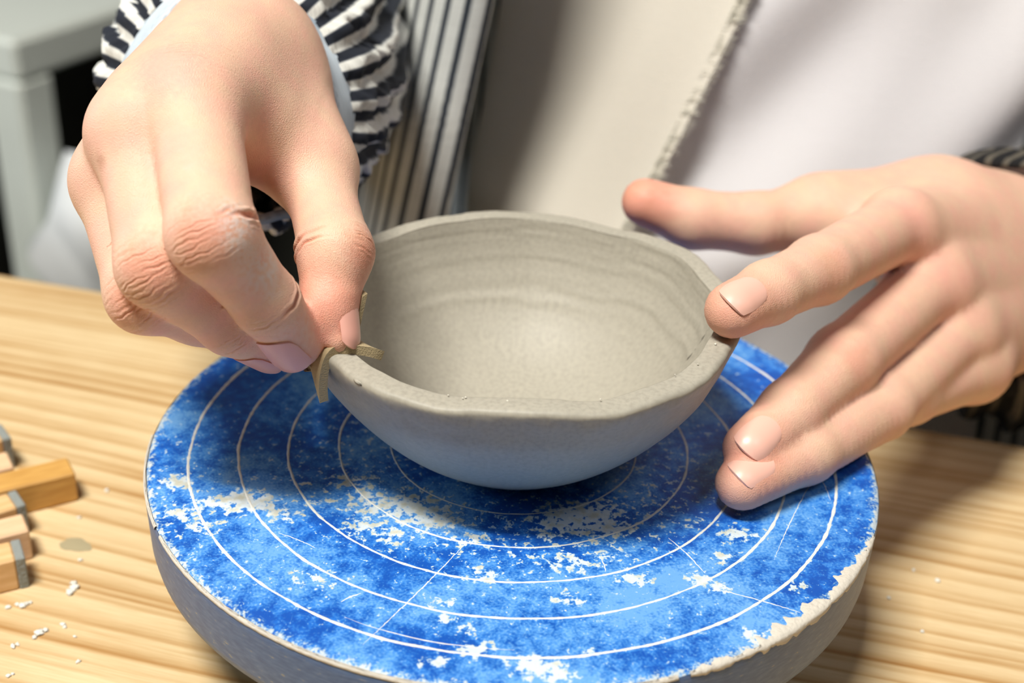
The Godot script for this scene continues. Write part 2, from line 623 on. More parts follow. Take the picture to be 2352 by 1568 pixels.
# Skin folds: at a joint o, lines across the finger; a = along the finger, d = out of the fold's side. All in mm.
# Each: o, a, d, reach along, reach across, [[offset, depth, width, bend, phase], ...]
var folds := []
# Colour: [point mm, radius mm, colour, strength, roughness of edge]
var tints := []

func fold(o: Vector3, a: Vector3, d: Vector3, reach: float, across: float, lines: Array) -> void:
	a = a.normalized()
	d = (d - a * d.dot(a)).normalized()
	folds.append([o, a, d, a.cross(d), reach, across, lines])

func fold_depth(p: Vector3, n: Vector3) -> float:
	var out := 0.0
	for f in folds:
		var q: Vector3 = p - f[0]
		var z := q.dot(f[1])
		if absf(z) > f[4] + 2.0:
			continue
		var x := q.dot(f[3])
		if absf(x) > f[5] or q.dot(f[2]) < 0.0:
			continue
		var side := smoothstep(-0.1, 0.45, n.dot(f[2])) * smoothstep(f[5], f[5] * 0.6, absf(x))
		if side <= 0.0:
			continue
		for l in f[6]:
			var c: float = l[0] + l[3] * x * x * 0.01 + 0.22 * sin(x * 0.7 + l[4]) + 0.12 * sin(x * 1.9 + l[4] * 3.0)
			var e: float = (z - c) / l[2]
			if absf(e) < 3.0:
				var fade := 0.55 + 0.45 * sin(x * 0.45 + l[4] * 2.0)
				out -= l[1] * side * fade * (exp(-e * e) - 0.45 * exp(-(absf(e) - 1.8) * (absf(e) - 1.8) * 1.5))
	return out

func knuckle(o: Vector3, a: Vector3, d: Vector3, size: float, seed_: int, depth := 0.34) -> void:
	var rng := RandomNumberGenerator.new()
	rng.seed = seed_
	var lines := []
	var z := -size * 0.95
	while z < size * 0.95:
		var main := exp(-pow(z / size * 1.6, 2.0))
		lines.append([z, depth * (0.25 + 0.75 * main) * rng.randf_range(0.6, 1.2), rng.randf_range(0.20, 0.34), -z * 0.35 + rng.randf_range(-1.5, 1.5), rng.randf_range(0, TAU)])
		z += rng.randf_range(0.9, 1.7)
	fold(o, a, d, size, size * 1.02, lines)

var skin_noise := FastNoiseLite.new()

func skin_color(p: Vector3) -> Color:
	var n1 := skin_noise.get_noise_3dv(p * 6.0)
	var n2 := skin_noise.get_noise_3dv(p * 38.0)
	var c := lin(227, 187, 160).lerp(lin(230, 180, 158), clampf(0.5 + n1, 0, 1))
	c = c * (1.0 + n2 * 0.05)
	for t in tints:
		var d: float = p.distance_to(t[0]) / t[1]
		if d < 1.3:
			var s: float = smoothstep(1.0, 0.25, d + n2 * t[4] + n1 * t[4] * 0.6) * t[3]
			if t[4] > 0.3:
				s *= clampf(0.55 + n2 * 1.6, 0.0, 1.0)
			c = c.lerp(t[2], s)
	return c

# Puts a meshed field into the body's surface, with skin folds on finely divided faces.
func add_skin(st: SurfaceTool, base: int, net_: Dictionary, parts: int) -> int:
	var v: PackedVector3Array = net_.v
	var n: PackedVector3Array = net_.n
	var idx: PackedInt32Array = net_.i
	# even the normals out once
	var sm := PackedVector3Array()
	sm.resize(v.size())
	for i in range(0, idx.size(), 3):
		var s := n[idx[i]] + n[idx[i + 1]] + n[idx[i + 2]]
		for k in 3:
			sm[idx[i + k]] += s
	for i in v.size():
		n[i] = sm[i].normalized()
		st.set_color(skin_color(v[i]))
		st.set_normal(n[i])
		st.add_vertex(mm(v[i]))
	var count := base + v.size()
	for q in range(0, idx.size(), 6):
		var a := idx[q]
		var near := false
		if parts > 1:
			for f in folds:
				var o: Vector3 = f[0]
				if v[a].distance_squared_to(o) < (f[4] + f[5]) * (f[4] + f[5]) * 0.9 and absf((v[a] - o).dot(f[1])) < f[4] + 1.5 and n[a].dot(f[2]) > -0.25:
					near = true
					break
		if not near:
			for k in 6:
				st.add_index(base + idx[q + k])
			continue
		# corners in ring order: idx holds a, f, b, a, h, f
		var c := [idx[q], idx[q + 1], idx[q + 2], idx[q + 4]]
		var ring := [c[0], c[2], c[1], c[3]]
		if idx[q + 5] != idx[q + 1]:      # the other winding: a, b, f, a, f, h
			ring = [idx[q], idx[q + 1], idx[q + 2], idx[q + 5]]
		var flip: bool = idx[q + 5] == idx[q + 1]
		var grid := []
		for i in parts + 1:
			var s := float(i) / parts
			for j in parts + 1:
				var t := float(j) / parts
				var p: Vector3 = v[ring[0]].lerp(v[ring[1]], s).lerp(v[ring[3]].lerp(v[ring[2]], s), t)
				var m: Vector3 = n[ring[0]].lerp(n[ring[1]], s).lerp(n[ring[3]].lerp(n[ring[2]], s), t).normalized()
				var h := fold_depth(p, m)
				var t1 := m.cross(Vector3(0.31, 0.9, 0.2)).normalized()
				var t2 := m.cross(t1)
				var g1 := (fold_depth(p + t1 * 0.12, m) - h) / 0.12
				var g2 := (fold_depth(p + t2 * 0.12, m) - h) / 0.12
				var col := skin_color(p)
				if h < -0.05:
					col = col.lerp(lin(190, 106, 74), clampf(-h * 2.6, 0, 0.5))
				st.set_color(col)
				st.set_normal((m - t1 * g1 - t2 * g2).normalized())
				st.add_vertex(mm(p + m * h))
				grid.append(count)
				count += 1
		for i in parts:
			for j in parts:
				var g := i * (parts + 1) + j
				var quad := [grid[g], grid[g + parts + 1], grid[g + parts + 2], grid[g + 1]]
				var order := [0, 2, 1, 0, 3, 2] if flip else [0, 1, 2, 0, 2, 3]
				for k in order:
					st.add_index(quad[k])
	return count

# A fingernail lying on a fingertip: from bone point b towards tip, dorsal side d. mm.
func nail(parent: Node, root: Vector3, tip: Vector3, d: Vector3, r0: float, r1: float, length: float, half_angle: float, m: Material, back := 0.0) -> void:
	var a := (tip - root).normalized()
	d = (d - a * d.dot(a)).normalized()
	var s := a.cross(d)
	var top := []
	var under := []
	var uv := []
	for i in 13:
		var t := i / 12.0
		var ra := []
		var rb := []
		var ru := []
		for j in 13:
			var q := j / 6.0 - 1.0
			# rounded cuticle, straight sides, convex free edge
			var lo_ := length * 0.30 * (1.0 - sqrt(maxf(0.0, 1.0 - q * q)))
			var hi_ := length * (1.0 - 0.20 * (1.0 - sqrt(maxf(0.0, 1.0 - q * q * 0.92))))
			var along := lerpf(lo_, hi_, t) - back
			var b := half_angle * q * (0.88 + 0.12 * t)
			var past := maxf(0.0, along - root.distance_to(tip) - 0.5)
			var r := sqrt(maxf(1.0, pow(lerpf(r0, r1, along / length), 2.0) - past * past * 0.75)) + 0.18 - 0.30 * pow(absf(q), 4.0) - 0.12 * pow(1.0 - t, 6.0)
			var o := root + a * along
			ra.append(mm(o + (d * cos(b) + s * sin(b)) * r))
			rb.append(mm(o + (d * cos(b) + s * sin(b)) * (r - 0.5)))
			ru.append(Vector2(j / 12.0, t))
		top.append(ra)
		under.append(rb)
		uv.append(ru)
	put("fingernail", slab_sheet(top, under, uv), m, parent, -parent.position)

# ---- cloth -----------------------------------------------------------------------------------------------------

const TC := Vector3(107, 0, -275)      # middle of the potter's trunk, mm

func trunk(a: float, y: float, off: float) -> Vector3:
	# a: angle round the trunk from its front, positive towards the right of the picture; off: how far out of it
	var lean := -0.00055 * y * y * signf(y) * 0.6
	var w := 152.0 + clampf(-y, 0, 200) * 0.08
	var front := clampf((40.0 - y) * 0.30, -30.0, 16.0) * cos(a)
	var c := TC + N * (lean * 0.2)
	return c + E * ((w + off) * sin(a)) + N * ((106.0 + off) * cos(a) + front) + Vector3(0, y, 0)

func trunk_band(a0: float, a1: float, y0: float, y1: float, cols: int, rows_: int, off: Callable, pitch: float) -> ArrayMesh:
	var front := []
	var back := []
	var uv := []
	for i in rows_ + 1:
		var y := lerpf(y1, y0, float(i) / rows_)
		var rf := []
		var rb := []
		var ru := []
		for j in cols + 1:
			var a := lerpf(a0, a1, float(j) / cols)
			var o: float = off.call(a, y)
			rf.append(mm(trunk(a, y, o)))
			rb.append(mm(trunk(a, y, o - 2.0)))
			ru.append(Vector2(a * 130.0 / pitch, y / 60.0))
		front.append(rf)
		back.append(rb)
		uv.append(ru)
	return slab_sheet(front, back, uv)

# A sleeve: rings along a path; each ring [centre mm, radius, ripple, flatten]; facing along its path.
const HANGING := [[0.0, 35.0], [15.2, 25.0], [21.5, 15.0], [26.0, 5.0], [28.4, -5.0], [30.0, -15.0], [26.0, -22.0], [14.0, -27.0], [0.0, -29.0]]

func hanging(b: float) -> float:
	# radius of a loop of cloth that hangs over a wrist; b from the side, a quarter turn is the top
	var want := acos(clampf(sin(b), -1, 1))
	for k in HANGING.size() - 1:
		var p := Vector2(HANGING[k][0], HANGING[k][1])
		var q := Vector2(HANGING[k + 1][0], HANGING[k + 1][1])
		var a0 := atan2(p.x, p.y)
		var a1 := atan2(q.x, q.y)
		if k == HANGING.size() - 2:
			a1 = PI
		if want <= a1 + 1e-4:
			return lerpf(p.length(), q.length(), clampf((want - a0) / (a1 - a0), 0, 1))
	return 29.0

func sleeve_mesh(rings: Array, sides: int, pleats: float, pitch_count: float, thick: float, seed_: int, loop := 0.0) -> ArrayMesh:
	var n := FastNoiseLite.new()
	n.seed = seed_
	n.frequency = 0.8
	var outer := []
	var inner := []
	var uo := []
	var length := 0.0
	var side := Vector3.ZERO
	for i in rings.size():
		var c: Vector3 = rings[i][0]
		var dir: Vector3 = (rings[mini(i + 1, rings.size() - 1)][0] - rings[maxi(i - 1, 0)][0]).normalized()
		if rings[i].size() > 3:
			dir = rings[i][3].normalized()
		side = (Vector3.RIGHT - dir * dir.x).normalized()
		var up := side.cross(dir)
		if i:
			length += c.distance_to(rings[i - 1][0])
		var ro := []
		var ri := []
		var u := []
		for j in sides + 1:
			var b := TAU * j / sides
			var k := n.get_noise_2d(cos(b) * 2.0 + 5.0, sin(b) * 2.0 + i * 0.23)
			var ripple: float = rings[i][2] * (sin(b * pleats + k * 3.0 + sin(i * 0.5) * 0.6) + k * 1.2)
			var r: float = rings[i][1] + ripple
			if loop > 0.0:
				r = lerpf(r, hanging(b if up.y > 0 else -b) + ripple + rings[i][1] - 30.5, clampf(loop - i * 0.07, 0.0, 1.0))
			var d := side * cos(b) + up * sin(b)
			ro.append(mm(c + d * r))
			ri.append(mm(c + d * (r - thick)))
			u.append(Vector2(pitch_count * j / sides, length / 60.0))
		outer.append(ro)
		inner.append(ri)
		uo.append(u)
	var rows := []
	var uvs := []
	for i in range(inner.size() - 1, -1, -1):
		rows.append(inner[i])
		uvs.append(uo[i])
	for i in outer.size():
		rows.append(outer[i])
		uvs.append(uo[i])
	return sheet(rows, uvs)

func path_rings(keys: Array, steps: int) -> Array:
	# keys: [centre, radius, ripple]; smooth in between
	var out := []
	for i in keys.size() - 1:
		var p0: Array = keys[maxi(i - 1, 0)]
		var p1: Array = keys[i]
		var p2: Array = keys[i + 1]
		var p3: Array = keys[mini(i + 2, keys.size() - 1)]
		for k in steps:
			var t := float(k) / steps
			out.append([p1[0].cubic_interpolate(p2[0], p0[0], p3[0], t), lerpf(p1[1], p2[1], smoothstep(0, 1, t)), lerpf(p1[2], p2[2], t)])
	out.append([keys[-1][0], keys[-1][1], keys[-1][2]])
	return out

# ---- the scene -------------------------------------------------------------------------------------------------

func _ready() -> void:
	camera_and_light()
	room()
	rack()
	bench()
	wheel()
	bowl()
	leather()
	stamps()
	crumbs()
	potter()

func camera_and_light() -> void:
	var cam := Camera3D.new()
	cam.name = "camera"
	add_child(cam)
	cam.position = V(-1.503, 186.0, 291.8)
	cam.basis = Basis(Vector3.RIGHT, -0.4944) * Basis(Vector3.BACK, 0.0434)
	var lens := CameraAttributesPhysical.new()
	lens.frustum_focal_length = 48.26
	lens.frustum_focus_distance = 0.303
	lens.frustum_near = 0.02
	lens.frustum_far = 30.0
	lens.exposure_aperture = 11.0
	cam.attributes = lens
	cam.current = true
	var we := WorldEnvironment.new()
	we.name = "surroundings"
	var e := Environment.new()
	e.background_mode = Environment.BG_COLOR
	e.background_color = Color(0.75, 0.8, 0.9)
	e.tonemap_mode = Environment.TONE_MAPPER_LINEAR
	e.tonemap_exposure = EXPOSURE
	e.sdfgi_enabled = true
	e.ssao_enabled = true
	e.ssil_enabled = true
	we.environment = e
	add_child(we)
	lamp(Vector3(-0.45, 2.46, 0.48), YAW, Color(1.0, 0.985, 0.95), MAIN, "white twin-tube ceiling lamp above the front left of the bench")
	lamp(Vector3(0.75, 2.46, 0.75), YAW, Color(0.95, 0.955, 1.0), SIDE, "white twin-tube ceiling lamp above the right of the bench")
	lamp(Vector3(-1.35, 2.46, -0.3), YAW, Color(0.97, 0.98, 1.0), BACK, "white twin-tube ceiling lamp to the left of the bench above the rack")

const EXPOSURE := 0.625
const MAIN := 4.3
const SIDE := 0.40
const BACK := 0.06
const DAY := 2.4

func lamp(at: Vector3, turn: float, c: Color, power: float, label: String) -> void:
	var t := thing("ceiling_lamp", label, "lamp", at, -turn)
	put("housing", bevel_box(0.68, 0.05, 0.26, 0.008), mat(Color(0.9, 0.9, 0.9), 0.4), t, Vector3(0, -0.01, 0))
	var glow := mat(Color(1, 1, 1), 0.4)
	glow.emission_enabled = true
	glow.emission = c
	glow.emission_energy_multiplier = 1.5
	for s in [-1.0, 1.0]:
		var pts := [Vector3(-0.3, 0, 0), Vector3(0.3, 0, 0)]
		put("tube", tube(pts, [0.014, 0.014], 12), glow, t, Vector3(0, -0.03, 0.075 * s))
		put("end_cap", bevel_box(0.02, 0.04, 0.035, 0.003), mat(Color(0.85, 0.85, 0.85), 0.5), t, Vector3(-0.31, -0.05, 0.075 * s))
		put("end_cap", bevel_box(0.02, 0.04, 0.035, 0.003), mat(Color(0.85, 0.85, 0.85), 0.5), t, Vector3(0.31, -0.05, 0.075 * s))
		var l := AreaLight3D.new()
		l.name = "tube_light"
		t.add_child(l, true)
		l.position = Vector3(0, -0.047, 0.075 * s)
		l.rotation.x = -PI / 2
		l.area_size = Vector2(0.6, 0.028)
		l.light_color = c
		l.light_energy = power
		l.area_range = 8.0
		l.shadow_enabled = true

func room() -> void:
	var plaster := bumped(mat(Color8(84, 83, 81), 0.9), noise_texture(0.02, 2, [], 256), 0.05, 2.0)
	var x0 := -2.3
	var x1 := 2.5
	var z0 := -1.75
	var z1 := 2.2
	var h := 2.52
	var floor_m := bumped(mat(Color8(62, 60, 58), 0.75), noise_texture(0.015, 5, [], 256), 0.05, 1.5)
	structure("floor", bevel_box(x1 - x0 + 0.4, 0.2, z1 - z0 + 0.4, 0.01), floor_m, Vector3((x0 + x1) / 2, -0.2, (z0 + z1) / 2))
	structure("ceiling", bevel_box(x1 - x0 + 0.4, 0.2, z1 - z0 + 0.4, 0.01), plaster, Vector3((x0 + x1) / 2, h, (z0 + z1) / 2))
	structure("wall_back", bevel_box(x1 - x0 + 0.4, h, 0.2, 0.01), plaster, Vector3((x0 + x1) / 2, 0, z0 - 0.1))
	structure("wall_front", bevel_box(x1 - x0 + 0.4, h, 0.2, 0.01), plaster, Vector3((x0 + x1) / 2, 0, z1 + 0.1))
	# left wall with a window towards the back
	var wz0 := -1.25
	var wz1 := -0.15
	var wy0 := 0.85
	var wy1 := 1.85
	structure("wall_left", bevel_box(0.2, h, wz0 - z0, 0.004), plaster, Vector3(x0 - 0.1, 0, (z0 + wz0) / 2))
	structure("wall_left", bevel_box(0.2, h, z1 - wz1, 0.004), plaster, Vector3(x0 - 0.1, 0, (z1 + wz1) / 2))
	structure("wall_left", bevel_box(0.2, wy0, wz1 - wz0, 0.004), plaster, Vector3(x0 - 0.1, 0, (wz0 + wz1) / 2))
	structure("wall_left", bevel_box(0.2, h - wy1, wz1 - wz0, 0.004), plaster, Vector3(x0 - 0.1, wy1, (wz0 + wz1) / 2))
	var win := Node3D.new()
	win.name = "window_1"
	win.set_meta("kind", "structure")
	add_child(win)
	win.position = Vector3(x0 - 0.06, wy0, (wz0 + wz1) / 2)
	var frame := mat(Color(0.85, 0.85, 0.83), 0.5)
	for z in [-0.53, 0.0, 0.53]:
		put("frame_bar", bevel_box(0.05, 1.0, 0.04, 0.003), frame, win, Vector3(0, 0, z))
	for y in [0.0, 0.48, 0.96]:
		put("frame_bar", bevel_box(0.045, 0.04, 1.1, 0.003), frame, win, Vector3(0, y, 0))
	var glass := mat(Color(0.95, 0.97, 1.0, 0.06), 0.03)
	glass.transparency = BaseMaterial3D.TRANSPARENCY_ALPHA
	put("pane", bevel_box(0.006, 0.96, 1.06, 0.001), glass, win, Vector3(-0.01, 0.02, 0))
	var day := AreaLight3D.new()
	day.name = "daylight"
	add_child(day)
	day.position = Vector3(x0 + 0.05, (wy0 + wy1) / 2, (wz0 + wz1) / 2)
	day.rotation.y = -PI / 2
	day.area_size = Vector2(1.0, 0.9)
	day.light_color = Color(0.93, 0.97, 1.0)
	day.light_energy = DAY
	day.area_range = 8.0
	day.shadow_enabled = true
	structure("wall_right", bevel_box(0.2, h, z1 - z0, 0.01), plaster, Vector3(x1 + 0.1, 0, (z0 + z1) / 2))

func rack() -> void:
	# a pale work table well behind the bench, far out of focus; its near corner is at the node
	var steel := bumped(mat(Color8(222, 227, 218), 0.5, 0.0), noise_texture(0.03, 6, [], 256), 0.01, 4.0)
	var dark := mat(Color8(46, 44, 38), 0.8)
	var t := thing("work_table", "pale green-grey work table with dark open shelves, blurred in the far left background", "table", Vector3(-0.427, 0, -0.825), -0.446)
	put("table_top", bevel_box(0.86, 0.035, 0.66, 0.004), steel, t, Vector3(-0.41, 0.585, -0.31))
	for x in [0.0, -0.8]:
		for z in [0.0, -0.6]:
			put("leg", bevel_box(0.04, 0.585, 0.04, 0.004), steel, t, Vector3(x, 0, z))
	put("back_panel", bevel_box(0.76, 0.50, 0.012, 0.002), dark, t, Vector3(-0.4, 0.08, -0.56))
	put("side_panel", bevel_box(0.012, 0.50, 0.56, 0.002), dark, t, Vector3(-0.42, 0.08, -0.29))
	put("shelf_board", bevel_box(0.78, 0.02, 0.58, 0.003), steel, t, Vector3(-0.4, 0.10, -0.3))
	# what stands in front of it
	var white := mat(Color8(236, 238, 238), 0.7)
	var slate := mat(Color8(150, 156, 154), 0.7)
	for k in 6:
		var b := thing("plaster_board", ["lowest", "second lowest", "third from the bottom", "third from the top", "second from the top", "topmost"][k] + " pale board of the blurred stack left of the table leg", "board", Vector3(-0.60 + 0.006 * (k % 2), 0.088 * k, -0.66), -0.446, "stacked pale boards behind the bench")
		put("board", bevel_box(0.13, 0.075, 0.24, 0.006), white, b, Vector3(0, 0.013, 0))
		put("spacer", bevel_box(0.11, 0.013, 0.20, 0.002), slate, b)
	var bin := thing("pale_bucket", "pale grey bucket standing by the table leg in the blurred background", "bucket", Vector3(-0.352, 0, -0.775))
	var prof := PackedVector2Array()
	for p in [[0, 8], [52, 8], [62, 395], [63, 400], [67, 402], [67, 392], [65, 388], [56, 4], [0, 0]]:
		prof.append(Vector2(p[0], p[1]))
	put("body", lathe(prof, 48), mat(Color8(204, 212, 208), 0.6), bin)
	var sack := thing("white_sack", "white cloth bundle lying on top of the pale bucket, blurred", "sack", Vector3(-0.352, 0.40, -0.775))
	put("bundle", lump(Vector3(0.055, 0.075, 0.055), 3, 0.5), white, sack, Vector3(0, 0.0, 0))

func bench() -> void:
	var wood := StandardMaterial3D.new()
	wood.albedo_texture = wood_texture(2048)
	wood.roughness = 0.45
	wood.metallic_specular = 0.4
	wood.heightmap_enabled = true
	wood.heightmap_texture = wood.albedo_texture
	wood.heightmap_scale = 0.03
	# the bench's back edge passes through (-195.7, -172) and (163, -81) mm
	var edge := Vector3(-17.4, 0, -131.0) * 0.001
	var t := thing("workbench", "pale pine workbench with long brown grain lines under the wheel", "table", Vector3(edge.x, 0, edge.z), -YAW)
	# bench top: local x along, z towards the camera; rounded edges
	var rows := []
	var uvs := []
	var prof := []
	var r := 0.006
	var depth := 0.35
	for k in 7:
		var a := PI / 2 * k / 6.0
		prof.append(Vector2(r - r * sin(PI / 2 - a) - 0.0, 0) if false else Vector2(r - r * cos(PI / 2 - a + PI / 2 - PI / 2), 0))
	prof.clear()
	for k in 7:                                   # up the back edge
		var a := PI / 2 * k / 6.0
		prof.append(Vector2(r - r * cos(a), -r + r * sin(a)))
	for k in range(1, 60):
		prof.append(Vector2(lerpf(r, depth - r, k / 60.0), 0))
	for k in 7:
		var a := PI / 2 * k / 6.0
		prof.append(Vector2(depth - r + r * sin(a), -r + r * cos(a)))
	for k in 2:
		prof.append(Vector2(depth if k == 0 else 0.0, -0.032))
	prof.append(Vector2(0.0, -r))
	for x in [-0.75, 0.75]:
		var row := []
		var u := []
		for p in prof:
			row.append(Vector3(x, p.y, p.x))
			u.append(Vector2((x + 0.8) / 0.6, (p.x - p.y * 0.5 + 0.19) / 0.6))
		rows.append(row)
		uvs.append(u)
	var top := sheet(rows, uvs, false)
	put("tabletop", top, wood, t, Vector3(0, TABLE, 0))
	for x in [-0.75, 0.75]:
		put("end_grain", bevel_box(0.002, 0.031, depth - 0.004, 0.0005), mat(Color8(205, 168, 112), 0.6), t, Vector3(x, TABLE - 0.0318, depth / 2))
	for x in [-0.66, 0.66]:
		for z in [0.07, 0.28]:
			put("leg", bevel_box(0.06, TABLE - 0.032, 0.06, 0.004), wood, t, Vector3(x, 0, z))
	put("apron_rail", bevel_box(1.26, 0.07, 0.022, 0.003), wood, t, Vector3(0, TABLE - 0.102, 0.08))
	# a dried grey smear of clay on the bench
	var sm := []
	var su := []
	for i in 4:
		var rr := []
		var uu := []
		for j in 20:
			var a := TAU * j / 20.0
			var k := i / 3.0
			var rad := (0.88 + 0.10 * sin(a * 3.0 + 1.0) + 0.05 * sin(a * 7.0)) * k
			rr.append(Vector3(cos(a) * 0.0052 * rad, 0.00025 * (1.0 - k * k), sin(a) * 0.0032 * rad))
			uu.append(Vector2(k, j / 20.0))
		sm.append(rr)
		su.append(uu)
	var o := put("clay_smear", sheet(sm, su, true, true), mat(Color8(166, 154, 122), 0.9), t)
	o.position = t.transform.affine_inverse() * V(-118.0, -44.9, -9.0)
	o.set_meta("label", "grey smear of dried clay on the wood")

func wheel() -> void:
	var t := thing("banding_wheel", "round blue banding wheel with white scored rings, spattered with dried clay", "turntable", Vector3(0, TABLE, 0))
	var lift := Vector3(0, TOP - TABLE, 0)
	var paint := StandardMaterial3D.new()
	var tex := wheel_texture(2048)
	paint.albedo_texture = tex[0]
	paint.roughness = 0.5
	paint.metallic_specular = 0.45
	paint.heightmap_enabled = true
	paint.heightmap_texture = tex[0]
	paint.heightmap_scale = 0.012
	# top face, with planar texture coordinates
	var rows := []
	var uvs := []
	var radii := [0.0, 5.0, 15.0, 30.0, 45.0, 60.0, 75.0, 85.0, 88.6, 89.4, 89.9]
	var drop := [0.0, 0.0, 0.0, 0.0, 0.0, 0.0, 0.0, 0.0, 0.0, -0.15, -0.55]
	var worn := FastNoiseLite.new()
	worn.seed = 12
	worn.frequency = 0.06
	for i in radii.size():
		var r := []
		var u := []
		for j in 181:
			var a := TAU * (j % 180) / 180.0
			var d := Vector2(cos(a), sin(a))
			var rad: float = radii[i]
			if rad > 87.0:
				rad += worn.get_noise_2d(d.x * 90.0, d.y * 90.0) * 0.5 - 0.1
			r.append(Vector3(d.x * rad, drop[i], d.y * rad) * 0.001)
			u.append(Vector2(0.5 + d.x * rad / 184.0, 0.5 + d.y * rad / 184.0))
		rows.append(r)
		uvs.append(u)
	put("head_face", sheet(rows, uvs, true), paint, t, lift)
	# side and underside
	var side := mat(Color(1, 1, 1), 0.42)
	side.metallic_specular = 0.5
	side.albedo_texture = noise_texture(0.02, 17, [0.0, Color8(62, 86, 128), 0.5, Color8(76, 102, 142), 0.80, Color8(88, 112, 150), 0.86, Color8(140, 138, 126), 1.0, Color8(172, 166, 146)], 1024, 4)
	side.uv1_scale = Vector3(6, 2, 1)
	var prof := PackedVector2Array()
	for p in [[89.9, -0.5], [90.15, -1.2], [90.2, -3.0], [90.0, -8.0], [89.8, -14.0], [89.4, -16.0], [88.4, -17.0], [70, -17.2], [30, -18.0], [0, -18.0]]:
		prof.append(Vector2(p[0], p[1]))
	put("head_side", lathe(prof, 180), side, t, lift)
	# scored rings filled with pale clay
	var slip := bumped(mat(Color8(222, 222, 214), 0.85), noise_texture(0.05, 4, [], 256), 0.02, 60.0)
	for ring in [[79.87, 0.78], [67.95, 0.68], [55.95, 0.62], [43.6, 0.55], [30.85, 0.42]]:
		put("score_line", ring_line(ring[0], ring[1], 0.0, TAU, int(ring[0])), slip, t, lift)
	put("score_line", ring_line(77.6, 0.32, 1.55, 2.02, 3), slip, t, lift)
	# radial scratches with clay in them
	for s in [[[-9, 41], [-29, 78], 0.3], [[36, 37.5], [43, 50], 0.35], [[-35, 65], [-31, 62], 0.4], [[44, 55], [62, 62], 0.3], [[59, 44], [73, 12], 0.22], [[75, 8], [76, 20], 0.2], [[-52, 42], [-43, 47], 0.25], [[20, 45.5], [21, 51], 0.3]]:
		put("scratch", line_strip(s[0], s[1], s[2], int(s[0][0] * 7 + 90)), slip, t, lift)
	# chipped white rim: a thick worn stretch at the right, thinner elsewhere
	var chip := bumped(mat(Color8(204, 197, 184), 0.9), noise_texture(0.04, 9, [], 256), 0.03, 50.0)
	put("clay_residue", rim_crust(0.38, 1.15, 2.3, 5), chip, t, lift)
	put("clay_residue", rim_crust(1.18, 1.62, 0.45, 8), chip, t, lift)
	put("clay_residue", rim_crust(1.68, 2.62, 0.35, 15), chip, t, lift)
	put("clay_residue", rim_crust(2.66, 3.1, 0.25, 25), chip, t, lift)
	# hub and foot below
	var iron := mat(Color8(70, 82, 100), 0.5, 0.3)
	var foot := PackedVector2Array()
	for p in [[0, -17.5], [16, -17.5], [16, -30], [20, -33], [60, -37], [66, -39], [67, -42], [66, -45], [0, -45]]:
		foot.append(Vector2(p[0], p[1]))
	put("foot", lathe(foot, 96), iron, t, lift)

func ring_line(radius: float, width: float, a0: float, a1: float, seed_: int) -> ArrayMesh:
	var n := FastNoiseLite.new()
	n.seed = seed_
	n.frequency = 0.35
	var rows := []
	var uvs := []
	var steps := int((a1 - a0) * radius / 0.7)
	var taper := a1 - a0 < 6.0
	for i in steps + 1:
		var t := float(i) / steps
		var a := lerpf(a0, a1, t)
		var k := n.get_noise_2d(cos(a) * radius, sin(a) * radius)
		var k2 := n.get_noise_2d(cos(a) * radius * 0.12 + 50.0, sin(a) * radius * 0.12)
		var w := width * 0.5 * (1.0 + k * 0.55 + k2 * 0.4) * (sin(PI * t) if taper else 1.0)
		var off := k2 * 0.35
		var row := []
		var u := []
		for p in [[-w, -0.02], [-w * 0.5, 0.07 + k * 0.03], [0.0, 0.10 + k * 0.04], [w * 0.5, 0.07 + k * 0.03], [w, -0.02]]:
			var r: float = radius + off + p[0]
			row.append(Vector3(cos(a) * r, p[1], sin(a) * r) * 0.001)
			u.append(Vector2(a, p[0]))
		rows.append(row)
		uvs.append(u)
	return sheet(rows, uvs, false)

func line_strip(a: Array, b: Array, width: float, seed_: int) -> ArrayMesh:
	var n := FastNoiseLite.new()
	n.seed = seed_
	n.frequency = 0.3
	var rows := []
	var uvs := []
	var p := Vector2(a[0], a[1])
	var q := Vector2(b[0], b[1])
	var side := (q - p).normalized().orthogonal()
	var steps := int(p.distance_to(q) / 0.5) + 2
	for i in steps + 1:
		var t := float(i) / steps
		var c := p.lerp(q, t) + side * (sin(t * 3.0) * 0.4 + n.get_noise_1d(i) * 0.2)
		var w := width * 0.5 * sqrt(sin(PI * clampf(t, 0.02, 0.98))) * (1.0 + n.get_noise_1d(i * 2.0 + 90.0) * 0.8)
		rows.append([Vector3(c.x - side.x * w, -0.01, c.y - side.y * w) * 0.001, Vector3(c.x, 0.07, c.y) * 0.001, Vector3(c.x + side.x * w, -0.01, c.y + side.y * w) * 0.001])
		uvs.append([Vector2(0, t), Vector2(0.5, t), Vector2(1, t)])
	return sheet(rows, uvs, false)

